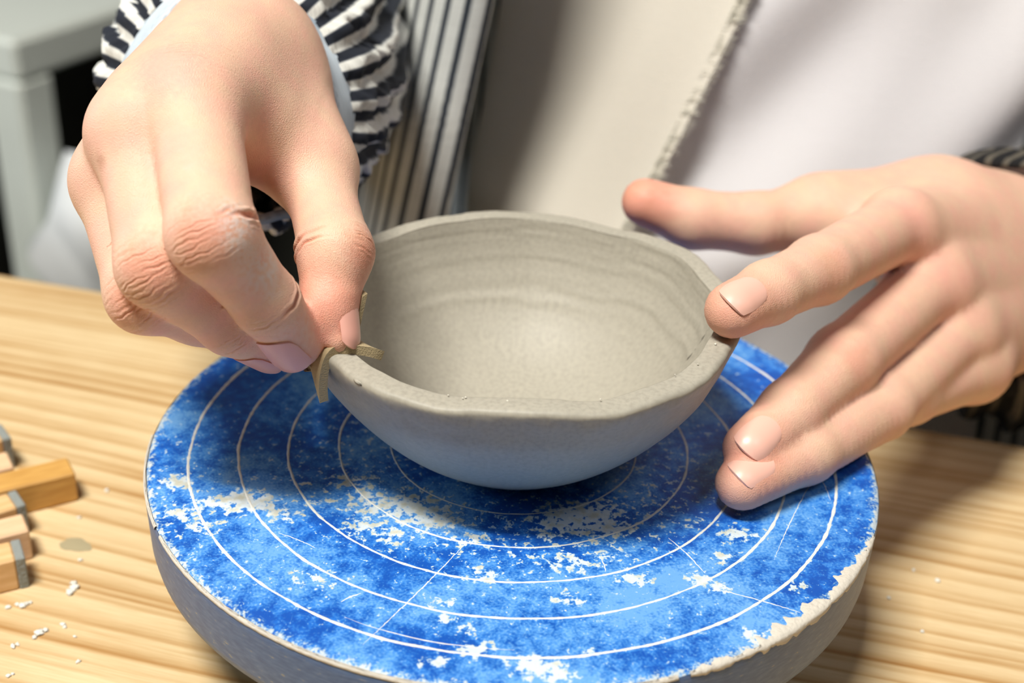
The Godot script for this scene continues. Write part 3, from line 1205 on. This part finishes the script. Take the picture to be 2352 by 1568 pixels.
func rim_crust(a0: float, a1: float, width: float, seed_: int) -> ArrayMesh:
	# dried clay caked over the wheel's edge
	var n := FastNoiseLite.new()
	n.seed = seed_
	n.frequency = 0.22
	n.fractal_octaves = 3
	var rows := []
	var uvs := []
	var steps := int((a1 - a0) * 90.0 / 0.5)
	for i in steps + 1:
		var t := float(i) / steps
		var a := lerpf(a0, a1, t)
		var k := n.get_noise_2d(cos(a) * 90.0, sin(a) * 90.0)
		var k2 := n.get_noise_2d(cos(a) * 20.0 + 40.0, sin(a) * 20.0)
		var w := maxf(0.05, width * (0.75 + k * 1.3 + k2 * 0.9) * minf(1.0, minf(t, 1.0 - t) * 12.0))
		var h := 0.10 + minf(w, 2.0) * 0.10
		var down := 0.4 + w * 0.55
		var row := []
		var u := []
		for p in [[90.1 - w * 1.15, -0.03], [90.0 - w * 0.8, h * 0.7], [89.7 - w * 0.25, h], [90.2, -0.15 + h * 0.5], [90.2 + h, -0.5], [90.2 + h * 0.9, -0.5 - down * 0.6], [90.05, -0.6 - down]]:
			row.append(Vector3(cos(a) * p[0], p[1], sin(a) * p[0]) * 0.001)
			u.append(Vector2(t * 20.0, p[1]))
		rows.append(row)
		uvs.append(u)
	return sheet(rows, uvs, true)

func bowl() -> void:
	var n := FastNoiseLite.new()
	n.seed = 7
	n.frequency = 0.018
	n.fractal_octaves = 3
	var fine := FastNoiseLite.new()
	fine.seed = 19
	fine.frequency = 0.11
	fine.fractal_octaves = 3
	# inside from the middle up, over the flat cut lip, down the outside
	var pts := [[0, 5.0], [8, 5.1], [15, 5.8], [22, 7.8], [29, 11.6], [35, 16.6], [39.5, 22.0], [43, 27.8], [45.4, 33.0], [46.7, 37.0], [47.25, 39.2], [47.45, 39.9], [47.6, 40.05],
		[49.2, 40.15], [51.5, 40.1], [52.4, 39.85], [52.9, 39.3], [53.0, 38.5], [52.5, 36.6], [51.2, 33.4], [49.2, 28.4], [46.0, 23.2], [42.0, 17.8], [37.2, 12.4], [32.0, 7.6], [27.0, 3.8], [23.4, 1.3], [21.4, 0.25], [20.4, 0.0], [0, 0.0]]
	var prof := PackedVector2Array()
	for i in pts.size() - 1:
		var a := Vector2(pts[i][0], pts[i][1])
		var b := Vector2(pts[i + 1][0], pts[i + 1][1])
		var p := Vector2(pts[maxi(i - 1, 0)][0], pts[maxi(i - 1, 0)][1])
		var q := Vector2(pts[mini(i + 2, pts.size() - 1)][0], pts[mini(i + 2, pts.size() - 1)][1])
		var steps := 3 if a.distance_to(b) < 3.0 else 9
		for k in steps:
			prof.append(a.cubic_interpolate(b, p, q, float(k) / steps) if i > 0 and i < pts.size() - 3 else a.lerp(b, float(k) / steps))
	prof.append(Vector2(0, 0))
	var lip := 0
	for i in prof.size():
		if prof[i].y > prof[lip].y:
			lip = i
	var wob := func(r: float, y: float, a: float, i: int) -> Vector3:
		var dx := cos(a)
		var dz := sin(a)
		var high := clampf(y / 40.0, 0, 1)
		var big := n.get_noise_2d(dx * 45.0, dz * 45.0)
		var rr := r + big * 2.2 * high * high
		var yy := y + n.get_noise_2d(dx * 50.0 + 200.0, dz * 50.0) * 1.6 * high * high * high
		if i > lip and y > 20.0:
			# finger-pressed facets and a ragged outer edge of the lip
			rr += fine.get_noise_2d(a * 25.0, y * 0.6) * 0.55 * smoothstep(33.0, 39.0, y)
			rr += fine.get_noise_2d(dx * 40.0, dz * 40.0 + y * 0.4) * 0.35
		elif i <= lip and r > 6.0:
			# throwing lines round the inside, and one wavering ridge of slip
			var g := fine.get_noise_2d(y * 9.0 + big * 14.0, a * 2.0) * 0.13 * smoothstep(18.0, 34.0, y)
			g += fine.get_noise_2d(y * 3.5 - big * 8.0, a * 1.2) * 0.14
			var ridge := y - 25.5 - 1.4 * sin(a * 2.0 + 0.6) - big * 3.0
			g += 0.26 * exp(-ridge * ridge * 1.4) * smoothstep(-0.2, 0.5, sin(a * 1.5 + 5.2))
			var ridge2 := y - 20.0 + 1.2 * sin(a * 1.0 + 0.9) + big * 2.0
			g += 0.22 * exp(-ridge2 * ridge2 * 1.1) * smoothstep(0.0, 0.6, sin(a + 4.0))
			rr -= g
		return Vector3(rr, yy, 0)
	var t := thing("clay_bowl", "unfired grey clay bowl with a cut lip, standing on the blue wheel", "bowl", V(-0.3, 0, -0.5))
	var clay := mat(Color(1, 1, 1), 0.5)
	clay.albedo_texture = noise_texture(0.02, 31, [0.0, Color8(154, 149, 136), 0.5, Color8(167, 162, 149), 1.0, Color8(176, 170, 155)], 512, 4)
	clay.metallic_specular = 0.4
	bumped(clay, noise_texture(0.12, 32, [], 512, 3), 0.0010, 60.0)
	put("body", lathe(prof, 360, wob), clay, t)
	# crumbs and a pressed flap of clay along the lip
	var flap := lump(Vector3(0.0010, 0.0003, 0.0022), 4, 0.9)
	var o := put("lip_burr", flap, clay, t)
	o.position = V(-33.2, 39.3, 40.6) - t.position
	o.rotation.y = 0.9
	var rng := RandomNumberGenerator.new()
	rng.seed = 77
	for k in 16:
		var a := rng.randf_range(0.1, 2.4)
		var c := put("clay_speck", lump(Vector3(0.00022, 0.00016, 0.00022) * rng.randf_range(0.6, 1.5), k, 0.6), mat(Color8(214, 210, 196), 0.9), t)
		var r := rng.randf_range(47.8, 49.0)
		c.position = Vector3(cos(a) * r, 40.0, sin(a) * r) * 0.001

func leather() -> void:
	# a strip of chamois folded over the lip between finger and thumb
	var m := bumped(mat(Color8(170, 152, 116), 0.9), noise_texture(0.09, 41, [], 512, 3), 0.012, 45.0)
	m.rim_enabled = true
	m.rim = 0.3
	var t := thing("leather_strip", "damp tan leather strip folded over the bowl's lip between finger and thumb", "leather", V(-43, 40, 32))
	var ang := atan2(32.0, -43.0)                      # where on the lip, about the wheel's axis
	# outline over the lip: (radius from axis, height), from outside bottom to inside bottom
	var front := []
	var back := []
	var uv := []
	var steps := 26
	for i in steps + 1:
		var s := float(i) / steps                      # along the lip, away from the camera
		var a := ang - 0.03 + s * 0.36
		var open := exp(-s * 5.0)
		var keys := [[54.9, 29.6 + minf(s * 36.0, 8.0)], [55.0, 34.0 + minf(s * 16.0, 3.6)], [54.4, 37.8], [53.0, 40.8 + open * 0.3], [50.4, 42.3 + open * 0.4], [47.4, 42.4 + open * 0.2], [44.6 - open * 0.8, 41.4 + open * 0.4], [42.4 - open * 1.6, 39.6 + open * 0.6]]
		var rf := []
		var rb := []
		var ru := []
		for k in 22:
			var f := k / 21.0 * (keys.size() - 1)
			var j := mini(int(f), keys.size() - 2)
			var p0 := Vector2(keys[maxi(j - 1, 0)][0], keys[maxi(j - 1, 0)][1])
			var p1 := Vector2(keys[j][0], keys[j][1])
			var p2 := Vector2(keys[j + 1][0], keys[j + 1][1])
			var p3 := Vector2(keys[mini(j + 2, keys.size() - 1)][0], keys[mini(j + 2, keys.size() - 1)][1])
			var p := p1.cubic_interpolate(p2, p0, p3, f - j)
			var g := (p1.cubic_interpolate(p2, p0, p3, f - j + 0.02) - p).normalized()
			var nrm := Vector2(g.y, -g.x)
			if nrm.dot(p - Vector2(50.3, 34)) < 0:
				nrm = -nrm
			var q := p - nrm * 2.2
			var aa := a - 0.10 * open * smoothstep(11.0, 21.0, float(k))
			rf.append(V(cos(aa) * p.x, p.y, sin(aa) * p.x) - t.position)
			rb.append(V(cos(aa) * q.x, q.y, sin(aa) * q.x) - t.position)
			ru.append(Vector2(k / 10.0, s * 2.0))
		front.append(rf)
		back.append(rb)
		uv.append(ru)
	put("folded_strip", slab_sheet(front, back, uv), m, t)
	# the loose end standing up behind the thumb
	var lf := []
	var lb := []
	var lu := []
	for i in 11:
		var s := i / 10.0
		var c0 := Vector3(-36.6, 40.8, 28.2).lerp(Vector3(-34.6, 50.5, 22.6), s)
		var rf := []
		var rb := []
		var ru := []
		for k in 6:
			var p := c0 + Vector3(-0.8 * k, 0.1 * k, -0.9 * k)
			rf.append(mm(p) - t.position)
			rb.append(mm(p + Vector3(0.9, 0.2, -1.1)) - t.position)
			ru.append(Vector2(k / 5.0, s))
		lf.append(rf)
		lb.append(rb)
		lu.append(ru)
	put("loose_end", slab_sheet(lf, lb, lu), m, t)

func stamp_wood(seed_: int, a: Color, b: Color) -> StandardMaterial3D:
	var m := mat(Color(1, 1, 1), 0.55)
	m.albedo_texture = noise_texture(0.02, seed_, [0.2, a, 0.8, b], 256, 3)
	m.uv1_triplanar = true
	m.uv1_scale = Vector3(12, 90, 90)
	return m

func stamps() -> void:
	# small wooden stamp blocks, the ends faced with grey rubber; each: end centre (mm), direction of its length, width, height, length
	var beech := stamp_wood(51, Color8(214, 172, 118), Color8(228, 190, 140))
	var pinkish := stamp_wood(52, Color8(222, 182, 142), Color8(232, 196, 158))
	var amber := stamp_wood(53, Color8(196, 146, 74), Color8(214, 166, 92))
	var rubber := bumped(mat(Color8(138, 142, 138), 0.85), noise_texture(0.06, 54, [], 256), 0.02, 40.0)
	var g := "wooden stamp blocks lying at the left of the bench"
	var list := [
		["long amber wooden stamp block lying askew, reaching farthest right of the blocks", Vector3(-125.6, 0, -33.6), Vector3(-0.86, 0, 0.51), 9.3, 9.5, 62.0, amber, false],
		["pale wooden stamp block with a grey rubber end, beside the long amber block", Vector3(-134.4, 0, -17.0), Vector3(-0.80, 0, 0.60), 8.2, 9.5, 42.0, beech, true],
		["pinkish wooden stamp block with a bare end, between two rubber-ended blocks", Vector3(-129.4, 0, -6.0), Vector3(-0.86, 0, 0.50), 8.6, 9.5, 44.0, pinkish, false],
		["nearest wooden stamp block, its grey rubber end towards the wheel", Vector3(-126.4, 0, 5.6), Vector3(-0.89, 0, 0.46), 8.8, 9.6, 46.0, beech, true],
		["pale wooden stamp block showing one corner behind the long amber block", Vector3(-143.6, 0, -35.4), Vector3(-0.86, 0, 0.51), 9.0, 9.5, 40.0, pinkish, false],
		["wooden stamp block with a dark grey holed rubber end, farthest back of the blocks", Vector3(-149.2, 0, -48.6), Vector3(-0.80, 0, 0.60), 9.0, 10.5, 42.0, beech, true],
	]
	for s in list:
		var d: Vector3 = s[2].normalized()
		var t := thing("stamp_block", s[0], "stamp", V(s[1].x, -45.0, s[1].z), atan2(-d.z, d.x), g)
		var cut := 2.4 if s[7] else 0.0
		put("body", bevel_box((s[5] - cut) * 0.001, s[4] * 0.001, s[3] * 0.001, 0.0005), s[6], t, Vector3((s[5] + cut) * 0.0005, 0, 0))
		if s[7]:
			put("rubber_face", bevel_box(cut * 0.001, s[4] * 0.001, s[3] * 0.001 * 1.02, 0.0003), rubber, t, Vector3(cut * 0.0005, 0, 0))
			if s[4] > 10.0:
				var hole := PackedVector2Array()
				for p in [[0, 0.05], [1.2, 0.05], [1.5, 0.12], [2.3, 0.12], [2.6, 0.0]]:
					hole.append(Vector2(p[0], p[1]))
				var h := put("stamp_ring", lathe(hole, 24), mat(Color8(62, 64, 62), 0.9), t)
				h.position = Vector3(-0.00005, s[4] * 0.0005, 0.0005)
				h.rotation.z = PI / 2

func crumbs() -> void:
	var chalk := mat(Color8(226, 224, 214), 0.95)
	var spots := [[-112.7, 9.2, 1.3], [-113.4, 11.4, 1.2], [-113.5, 7.4, 0.9], [-112.9, 10.3, 0.9], [-123.0, 16.6, 0.9], [-123.7, 17.3, 1.1], [-122.2, 16.0, 0.7], [-125.2, 16.8, 0.7], [-116.1, 27.4, 1.3], [-114.9, 26.2, 0.9], [-116.7, 29.1, 0.8], [-111.3, 23.8, 0.8],
		[-110.6, 24.6, 0.6], [-114.7, -2.4, 0.7], [-116.8, -35.0, 0.8], [-120.7, -21.2, 0.7], [-120.9, 32.6, 0.8], [-127.0, 18.1, 0.8], [-120.1, 31.7, 0.6], [-118.4, 43.0, 0.7], [-117.6, 42.2, 0.5], [-103.5, 37.0, 0.7], [-107.0, 28.0, 0.5],
		[102.3, -1.2, 0.7], [117.4, -9.6, 0.8], [111.9, -13.9, 0.6], [108.0, 12.0, 0.6]]
	var left := 0
	for i in spots.size():
		var s: Array = spots[i]
		var o := put("clay_crumb", lump(Vector3(1.0, 0.5, 0.8) * s[2] * 0.0009, 100 + i, 1.1), chalk, null, V(s[0], -45.0, s[1]))
		o.rotation.y = i * 1.7
		if s[0] > 0:
			tag(o, ["white clay crumb on the bench right of the wheel, the one nearest the wheel's rim", "white clay crumb on the bench right of the wheel, farthest to the right", "white clay crumb on the bench right of the wheel, farthest back of these", "white clay crumb on the bench right of the wheel, nearest the viewer"][left], "crumb", "white clay crumbs right of the wheel")
			left += 1
		elif i < 4:
			tag(o, "white clay crumb in the tight cluster between the nearest stamp block and the wheel", "crumb", "clay crumbs clustered beside the nearest stamp block")
		elif i < 8:
			tag(o, "white clay crumb in the small cluster just in front of the nearest stamp block", "crumb", "clay crumbs in front of the nearest stamp block")
		elif s[1] < 0:
			tag(o, ["white clay crumb just below the grey smear on the bench", "white clay crumb out beside the tip of the long amber block", "white clay crumb between the amber block and the grey smear"][i - 13], "crumb")
		else:
			var stray := {8: "largest of the three white clay crumbs lying together at the near left of the bench", 9: "white clay crumb at the right of the close trio at the near left", 10: "smallest and nearest of the close trio of white clay crumbs at the near left",
				11: "upper one of the pair of white clay crumbs beside the close trio", 12: "lower, smaller one of the pair of white clay crumbs beside the close trio", 16: "larger of the two white clay crumbs near the left edge, below the stamp blocks", 17: "white clay crumb at the left edge just under the nearest stamp block",
				18: "smaller of the two white clay crumbs near the left edge, below the stamp blocks", 19: "larger white clay crumb in the bottom left corner of the bench", 20: "smaller white clay crumb in the bottom left corner of the bench", 21: "lone white clay crumb on the bench nearest the lower left of the wheel", 22: "tiny white clay crumb alone on the grain between the trio and the wheel"}
			tag(o, stray[i], "crumb", "stray clay crumbs at the near left of the bench")

func potter() -> void:
	var t := thing("person", "potter in a striped navy and white shirt and a cream apron, trimming a bowl", "person", Vector3(0.107, 0, -0.275))
	var shift := -t.position
	skin_noise.seed = 11
	skin_noise.frequency = 0.02
	skin_noise.fractal_octaves = 2
	var toward := Vector3(0.0, 0.4745, 0.8803)         # the side of the hands that shows
	var R := {}
	for g in RIGHT_HAND:
		R[g[0]] = g[2].slice(1) if g[0] in ["index", "middle", "ring"] else g[2]
	var L := {}
	for g in LEFT_HAND:
		L[g[0]] = g[2].slice(1) if g[0] in ["index", "middle", "ring"] else g[2]
	var A := func(b: Array) -> Vector3: return Vector3(b[0], b[1], b[2])
	var B := func(b: Array) -> Vector3: return Vector3(b[3], b[4], b[5])
	# folds over the knuckles of the right hand
	for k in [["index", 0, 7.5, 3, Vector3(-0.55, -0.35, 0.5)], ["middle", 0, 7.5, 5, Vector3(-0.6, -0.3, 0.5)], ["ring", 0, 7.0, 9, Vector3(-0.6, -0.3, 0.5)], ["index", 1, 4.0, 13, Vector3(-0.4, -0.3, 0.5)], ["middle", 1, 4.0, 17, Vector3(-0.4, -0.5, 0.5)]]:
		var b: Array = R[k[0]][k[1]]
		var c: Array = R[k[0]][k[1] + 1]
		var along: Vector3 = (B.call(b) - A.call(b)).normalized() + (B.call(c) - A.call(c)).normalized()
		knuckle(B.call(b), along, toward + k[4] * 0.5, k[2], k[3], 0.16 if k[1] == 0 else 0.11)
	knuckle(B.call(R["thumb"][1]) + Vector3(1.5, 0, 0), B.call(R["thumb"][2]) - A.call(R["thumb"][1]), toward * 0.5 + Vector3(0.95, 0, 0), 6.0, 23, 0.17)
	knuckle(A.call(R["index"][0]) + Vector3(2, 4, -4), Vector3(0.2, -0.3, 0.9), Vector3(0, 0.8, 0.6), 9.0, 29, 0.09)
	# bends on the palm side
	fold(B.call(R["thumb"][1]), B.call(R["thumb"][2]) - A.call(R["thumb"][1]), Vector3(-1, 0.1, 0.35), 4.0, 9.0, [[-1.0, 0.9, 0.7, 0.0, 0.4], [1.2, 0.25, 0.4, 1.0, 2.0]])
	fold(B.call(R["index"][0]), B.call(R["index"][1]) - A.call(R["index"][0]), Vector3(1, 0.25, 0.1), 4.0, 9.0, [[0.0, 0.9, 0.7, 0.0, 0.7], [-1.6, 0.3, 0.45, 1.0, 2.0], [1.7, 0.25, 0.4, -1.0, 1.0]])
	fold(B.call(R["index"][1]), B.call(R["index"][2]) - A.call(R["index"][1]), Vector3(1, 0.35, 0.1), 3.0, 8.0, [[0.0, 0.55, 0.55, 0.0, 0.7]])
	# warm knuckles, pink fingertips, a mole, and clay dust
	var red := lin(214, 128, 98)
	var pink := lin(236, 156, 146)
	var dust := lin(222, 206, 200)
	for f in ["index", "middle", "ring"]:
		tints.append([B.call(R[f][0]) + toward * 7.0, 8.5, red, 0.5, 0.15])
		tints.append([B.call(R[f][2]), 10.0, pink, 0.5, 0.1])
	tints.append([A.call(R["index"][0]) + Vector3(-3, 8, 4), 11.0, pink, 0.5, 0.2])
	tints.append([B.call(R["thumb"][2]), 14.0, lin(238, 140, 118), 0.6, 0.1])
	tints.append([B.call(R["thumb"][1]) + Vector3(6, 2, 3), 7.0, red, 0.5, 0.15])
	tints.append([B.call(R["index"][0]).lerp(B.call(R["index"][1]), 0.5) + Vector3(5, 2, 4), 9.0, dust, 0.9, 0.5])
	tints.append([B.call(R["index"][0]) + Vector3(6, 4, 5), 8.0, dust, 0.8, 0.5])
	tints.append([B.call(R["index"][1]).lerp(B.call(R["index"][2]), 0.7) + Vector3(2, 3, 5), 7.0, dust, 0.7, 0.5])
	tints.append([A.call(R["index"][0]).lerp(B.call(R["index"][0]), 0.55) + Vector3(0, 4, 9), 2.2, dust, 0.9, 0.6])
	tints.append([B.call(R["middle"][2]) + Vector3(0, -2, 5), 6.0, dust, 0.5, 0.5])
	tints.append([B.call(R["thumb"][1]) + Vector3(2, -4, 8), 3.0, dust, 0.6, 0.5])
	tints.append([Vector3(-87.2, 80.0, 24.1), 3.2, lin(160, 96, 56), 0.6, 0.1])
	for f in ["index", "middle"]:
		tints.append([B.call(L[f][0]) + toward * 8.0, 8.0, red, 0.28, 0.1])
		tints.append([A.call(L[f][0]) + toward * 9.0, 13.0, pink, 0.3, 0.1])
	for f in ["index", "middle", "ring"]:
		tints.append([B.call(L[f][2]), 14.0, lin(228, 138, 116), 0.4, 0.1])
	tints.append([B.call(L["thumb"][3]), 15.0, lin(230, 132, 108), 0.6, 0.1])
	var st := SurfaceTool.new()
	st.begin(Mesh.PRIMITIVE_TRIANGLES)
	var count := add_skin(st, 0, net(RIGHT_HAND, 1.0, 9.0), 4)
	folds.clear()
	count = add_skin(st, count, net(LEFT_HAND, 1.5, 9.0), 1)
	# arms and trunk under the clothes, up to the base of the neck
	var limbs := []
	var sr := TC + E * -165.0 + Vector3(0, 330, -10)
	var sl := TC + E * 165.0 + Vector3(0, 330, -10)
	var er := Vector3(-100, 52, -277)
	var el := Vector3(305, -15, -300)
	for b in [[Vector3(-81, 60, -110), er, 20, 30], [er, sr, 32, 44], [Vector3(205, -16, -165), el, 20, 30], [el, sl, 32, 44],
		[TC + E * -60 + Vector3(0, -160, -20), TC + E * -75 + Vector3(0, 270, -20), 85, 85], [TC + E * 60 + Vector3(0, -160, -20), TC + E * 75 + Vector3(0, 270, -20), 85, 85],
		[sr, sl, 55, 55], [TC + Vector3(0, 300, -10), TC + Vector3(0, 460, 0), 70, 58]]:
		limbs.append([b[0].x, b[0].y, b[0].z, b[1].x, b[1].y, b[1].z, float(b[2]), float(b[3])])
	count = add_skin(st, count, net([["palm", 14.0, limbs]], 9.0, 14.0), 1)
	var skin := StandardMaterial3D.new()
	skin.vertex_color_use_as_albedo = true
	skin.roughness = 0.52
	skin.metallic_specular = 0.42
	skin.subsurf_scatter_enabled = true
	skin.subsurf_scatter_strength = 0.07
	bumped(skin, noise_texture(0.16, 61, [], 512, 3, FastNoiseLite.TYPE_CELLULAR), 0.014, 40.0)
	put("body", st.commit(), skin, t, shift)
	# nails
	var gloss := mat(Color8(226, 168, 152), 0.32)
	gloss.clearcoat_enabled = true
	gloss.clearcoat = 0.2
	var ri: Array = R["index"][2]
	nail(t, A.call(ri).lerp(B.call(ri), 0.40), B.call(ri), Vector3(-0.22, -0.30, 0.90), 7.1, 6.8, 11.5, 0.88, gloss)
	var rm: Array = R["middle"][2]
	nail(t, A.call(rm).lerp(B.call(rm), 0.45), B.call(rm), Vector3(-0.25, -0.8, 0.5), 6.5, 6.0, 10.5, 0.9, gloss)
	var rt: Array = R["thumb"][2]
	nail(t, A.call(rt).lerp(B.call(rt), 0.86), B.call(R["thumb"][3]), Vector3(0.85, 0.05, 0.45), 6.3, 4.3, 12.4, 0.85, gloss)
	var faint := mat(Color8(238, 186, 168), 0.34)
	var li: Array = L["index"][2]
	nail(t, A.call(li).lerp(B.call(li), 0.62), B.call(li), Vector3(0.0, 0.85, 0.6), 6.9, 6.3, 11.0, 0.8, faint)
	var lm: Array = L["middle"][2]
	nail(t, A.call(lm).lerp(B.call(lm), 0.66), B.call(lm), Vector3(0.2, 0.9, 0.5), 6.9, 6.3, 11.0, 0.8, faint)
	var lr: Array = L["ring"][2]
	nail(t, A.call(lr).lerp(B.call(lr), 0.72), B.call(lr), Vector3(0.1, 0.95, 0.3), 6.7, 6.1, 10.5, 0.8, faint)
	clothes(t, shift, er, el, sr, sl)

func clothes(t: Node3D, shift: Vector3, er: Vector3, el: Vector3, sr: Vector3, sl: Vector3) -> void:
	var cotton := mat(Color(1, 1, 1), 0.95)
	cotton.albedo_texture = stripe_texture(Color8(206, 208, 204), Color8(28, 36, 48), 0.30, 0.14, 0.4, 5)
	cotton.rim_enabled = true
	cotton.rim = 0.25
	var sleeve_cloth := mat(Color(1, 1, 1), 0.95)
	sleeve_cloth.albedo_texture = stripe_texture(Color8(214, 214, 208), Color8(22, 28, 40), 0.50, 0.14, 1.0, 6)
	var cuff_cloth := mat(Color(1, 1, 1), 0.95)
	cuff_cloth.albedo_texture = stripe_texture(Color8(190, 202, 212), Color8(120, 140, 160), 0.22, 0.2, 0.5, 7)
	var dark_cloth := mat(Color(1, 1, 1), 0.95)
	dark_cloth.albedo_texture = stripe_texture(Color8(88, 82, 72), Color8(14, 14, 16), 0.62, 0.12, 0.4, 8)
	# shirt body round the trunk
	put("shirt_body", trunk_band(-PI, PI, -175.0, 345.0, 120, 40, func(a: float, y: float) -> float: return 2.0 + 1.5 * sin(a * 9.0 + y * 0.02), 7.5), cotton, t, shift)
	# open front of the shirt hanging beside the apron
	var front := []
	var back := []
	var uv := []
	for i in 61:
		var y := lerpf(300.0, -150.0, i / 60.0)
		var edge := Vector3(-23.6 + 0.18 * y - clampf(y - 120.0, 0, 300) * 0.1, y, -148.0 - 3.0 * sin(y * 0.03))
		var rf := []
		var rb := []
		var ru := []
		var arc := 0.0
		var last := Vector3.ZERO
		for j in 31:
			var s := j / 30.0
			var p := Vector3.ZERO
			if s < 0.12:
				p = Vector3(-2.0 + (s - 0.12) * 0.0, 0, -9.0 * (1.0 - s / 0.12))
			else:
				var k := (s - 0.12) / 0.88
				p = Vector3(-2.0 - 34.0 * sin(k * 1.75) , 0, -78.0 * pow(k, 2.6) + 1.8 * sin(k * 9.0 + y * 0.012))
			p += edge
			if j:
				arc += p.distance_to(last)
			last = p
			rf.append(mm(p))
			rb.append(mm(p + Vector3(0.6, 0, -1.2)))
			ru.append(Vector2(arc / 7.2 + 0.1, y / 60.0))
		front.append(rf)
		back.append(rb)
		uv.append(ru)
	put("shirt_front", slab_sheet(front, back, uv), cotton, t, shift)
	# right sleeve and cuff (left in the picture)
	var dir := Vector3(-30, -25, -240).normalized()
	var ring := Vector3(-75.8, 70.0, -40.5)
	var cuff := []
	for i in 9:
		var s := i / 8.0
		cuff.append([ring + dir * (s * 11.0) + Vector3(0.5, -0.4, 0) * s * 2.0, 30.5 + 1.6 * s + (0.5 if i == 1 or i == 7 else 0.0) - (0.6 if i == 0 else 0.0), 0.25, Vector3(0.0, -0.42 + 0.2 * s, -0.9)])
	put("sleeve_cuff", sleeve_mesh(cuff, 120, 7.0, 3.0, 1.6, 3, 1.0), cuff_cloth, t, shift)
	var keys := [[ring + dir * 9.5, 32.0, 0.5], [ring + dir * 17.0 + Vector3(1, -1, 0), 35.5, 1.8], [ring + dir * 34.0 + Vector3(2, -3, 0), 38.0, 2.4], [ring + dir * 70.0 + Vector3(4, -5, 0), 41.0, 2.4], [ring + dir * 140.0 + Vector3(4, -4, 0), 46.0, 2.4], [er + Vector3(0, 10, 0), 54.0, 2.0], [er.lerp(sr, 0.35), 62.0, 2.0], [sr + Vector3(10, 0, 0), 68.0, 1.0]]
	put("shirt_sleeve", sleeve_mesh(path_rings(keys, 9), 240, 23.0, 38.0, 1.4, 4, 0.6), sleeve_cloth, t, shift)
	# left sleeve and its dark cuff (right in the picture)
	var w := Vector3(147.0, 8.0, -97.0)
	var ld := (el - w).normalized()
	var cuff2 := []
	for i in 9:
		var s := i / 8.0
		cuff2.append([w + ld * (s * 14.0), 35.0 + 2.0 * s - (0.6 if i == 0 else 0.0), 0.4, Vector3(150, -70 + 50.0 * s, -229)])
	put("sleeve_cuff", sleeve_mesh(cuff2, 120, 7.0, 40.0, 1.6, 13), dark_cloth, t, shift)
	var keys2 := [[w + ld * 12.0 + Vector3(0, -3, 0), 35.5, 0.8], [w + ld * 24.0 + Vector3(0, -12, 0), 43.0, 2.2], [w + ld * 60.0 + Vector3(0, -20, 0), 48.0, 2.6], [w + ld * 130.0 + Vector3(0, -18, 0), 54.0, 2.4], [el, 60.0, 2.0], [el.lerp(sl, 0.4), 62.0, 2.0], [sl + Vector3(-10, 0, 0), 68.0, 1.0]]
	put("shirt_sleeve", sleeve_mesh(path_rings(keys2, 9), 240, 19.0, 40.0, 1.4, 14), dark_cloth, t, shift)
	# apron: a plain panel and, lapped over it, a second one with a frayed selvedge
	var weave := noise_texture(0.11, 71, [], 512, 3)
	var canvas := bumped(mat(Color8(218, 216, 219), 0.97), weave, 0.03, 22.0)
	var canvas2 := bumped(mat(Color8(222, 216, 203), 0.97), weave, 0.03, 22.0)
	for m in [canvas, canvas2]:
		m.rim_enabled = true
		m.rim = 0.3
	put("apron_panel", trunk_band(-0.62, 0.62, -178.0, 260.0, 90, 90, func(a: float, y: float) -> float: return 8.0 + 3.4 * sin((a * 130.0 - y * 0.9) * 0.072) + 1.4 * sin((a * 130.0 - y * 0.55) * 0.15 + 1.0), 8.0), canvas, t, shift)
	var af := []
	var ab := []
	var au := []
	var edge_at := func(y: float) -> float: return asin(clampf((-31.0 + 0.37 * y - 0.0004 * y * y) / 158.0, -0.9, 0.9))
	for i in 101:
		var y := lerpf(258.0, -178.0, i / 100.0)
		var a1: float = edge_at.call(y)
		var a0 := asin(clampf((-102.0 + 0.10 * maxf(y, 0.0) + 0.0012 * maxf(y - 60.0, 0.0) * maxf(y - 60.0, 0.0)) / 160.0, -0.9, 0.9))
		var rf := []
		var rb := []
		var ru := []
		for j in 61:
			var k := j / 60.0
			var a := lerpf(a0, a1, k)
			var o := 16.5 + 1.6 * sin(a * 13.0 - y * 0.02) + 2.5 * pow(k, 12.0) - 3.5 * pow(1.0 - k, 10.0) + 1.2 * sin(y * 0.045 + a * 5.0)
			rf.append(mm(trunk(a, y, o)))
			rb.append(mm(trunk(a, y, o - 1.6)))
			ru.append(Vector2(k, y / 60.0))
		af.append(rf)
		ab.append(rb)
		au.append(ru)
	put("apron_flap", slab_sheet(af, ab, au), canvas2, t, shift)
	# frayed threads along the flap's edge
	var st := SurfaceTool.new()
	st.begin(Mesh.PRIMITIVE_TRIANGLES)
	var rng := RandomNumberGenerator.new()
	rng.seed = 4
	for i in 2400:
		var y := rng.randf_range(-170, 255)
		var a: float = edge_at.call(y)
		var p := trunk(a - 0.022, y, 17.5 + rng.randf_range(-0.8, 0.8))
		var q := p + E * rng.randf_range(2.5, 6.0) + Vector3(0, rng.randf_range(-2.0, 2.0), 0) + N * rng.randf_range(-1.0, 1.4)
		var mid := p.lerp(q, 0.5) + Vector3(0, rng.randf_range(-0.7, 0.7), 0)
		st.append_from(tube([mm(p), mm(mid), mm(q)], [0.0002, 0.00017, 0.00008], 3), 0, Transform3D())
	var fray := put("frayed_edge", st.commit(), mat(Color8(226, 222, 208), 0.95), t, shift)
	fray.set_meta("kind", "stuff")
	fray.set_meta("label", "frayed pale threads along the flap's edge")
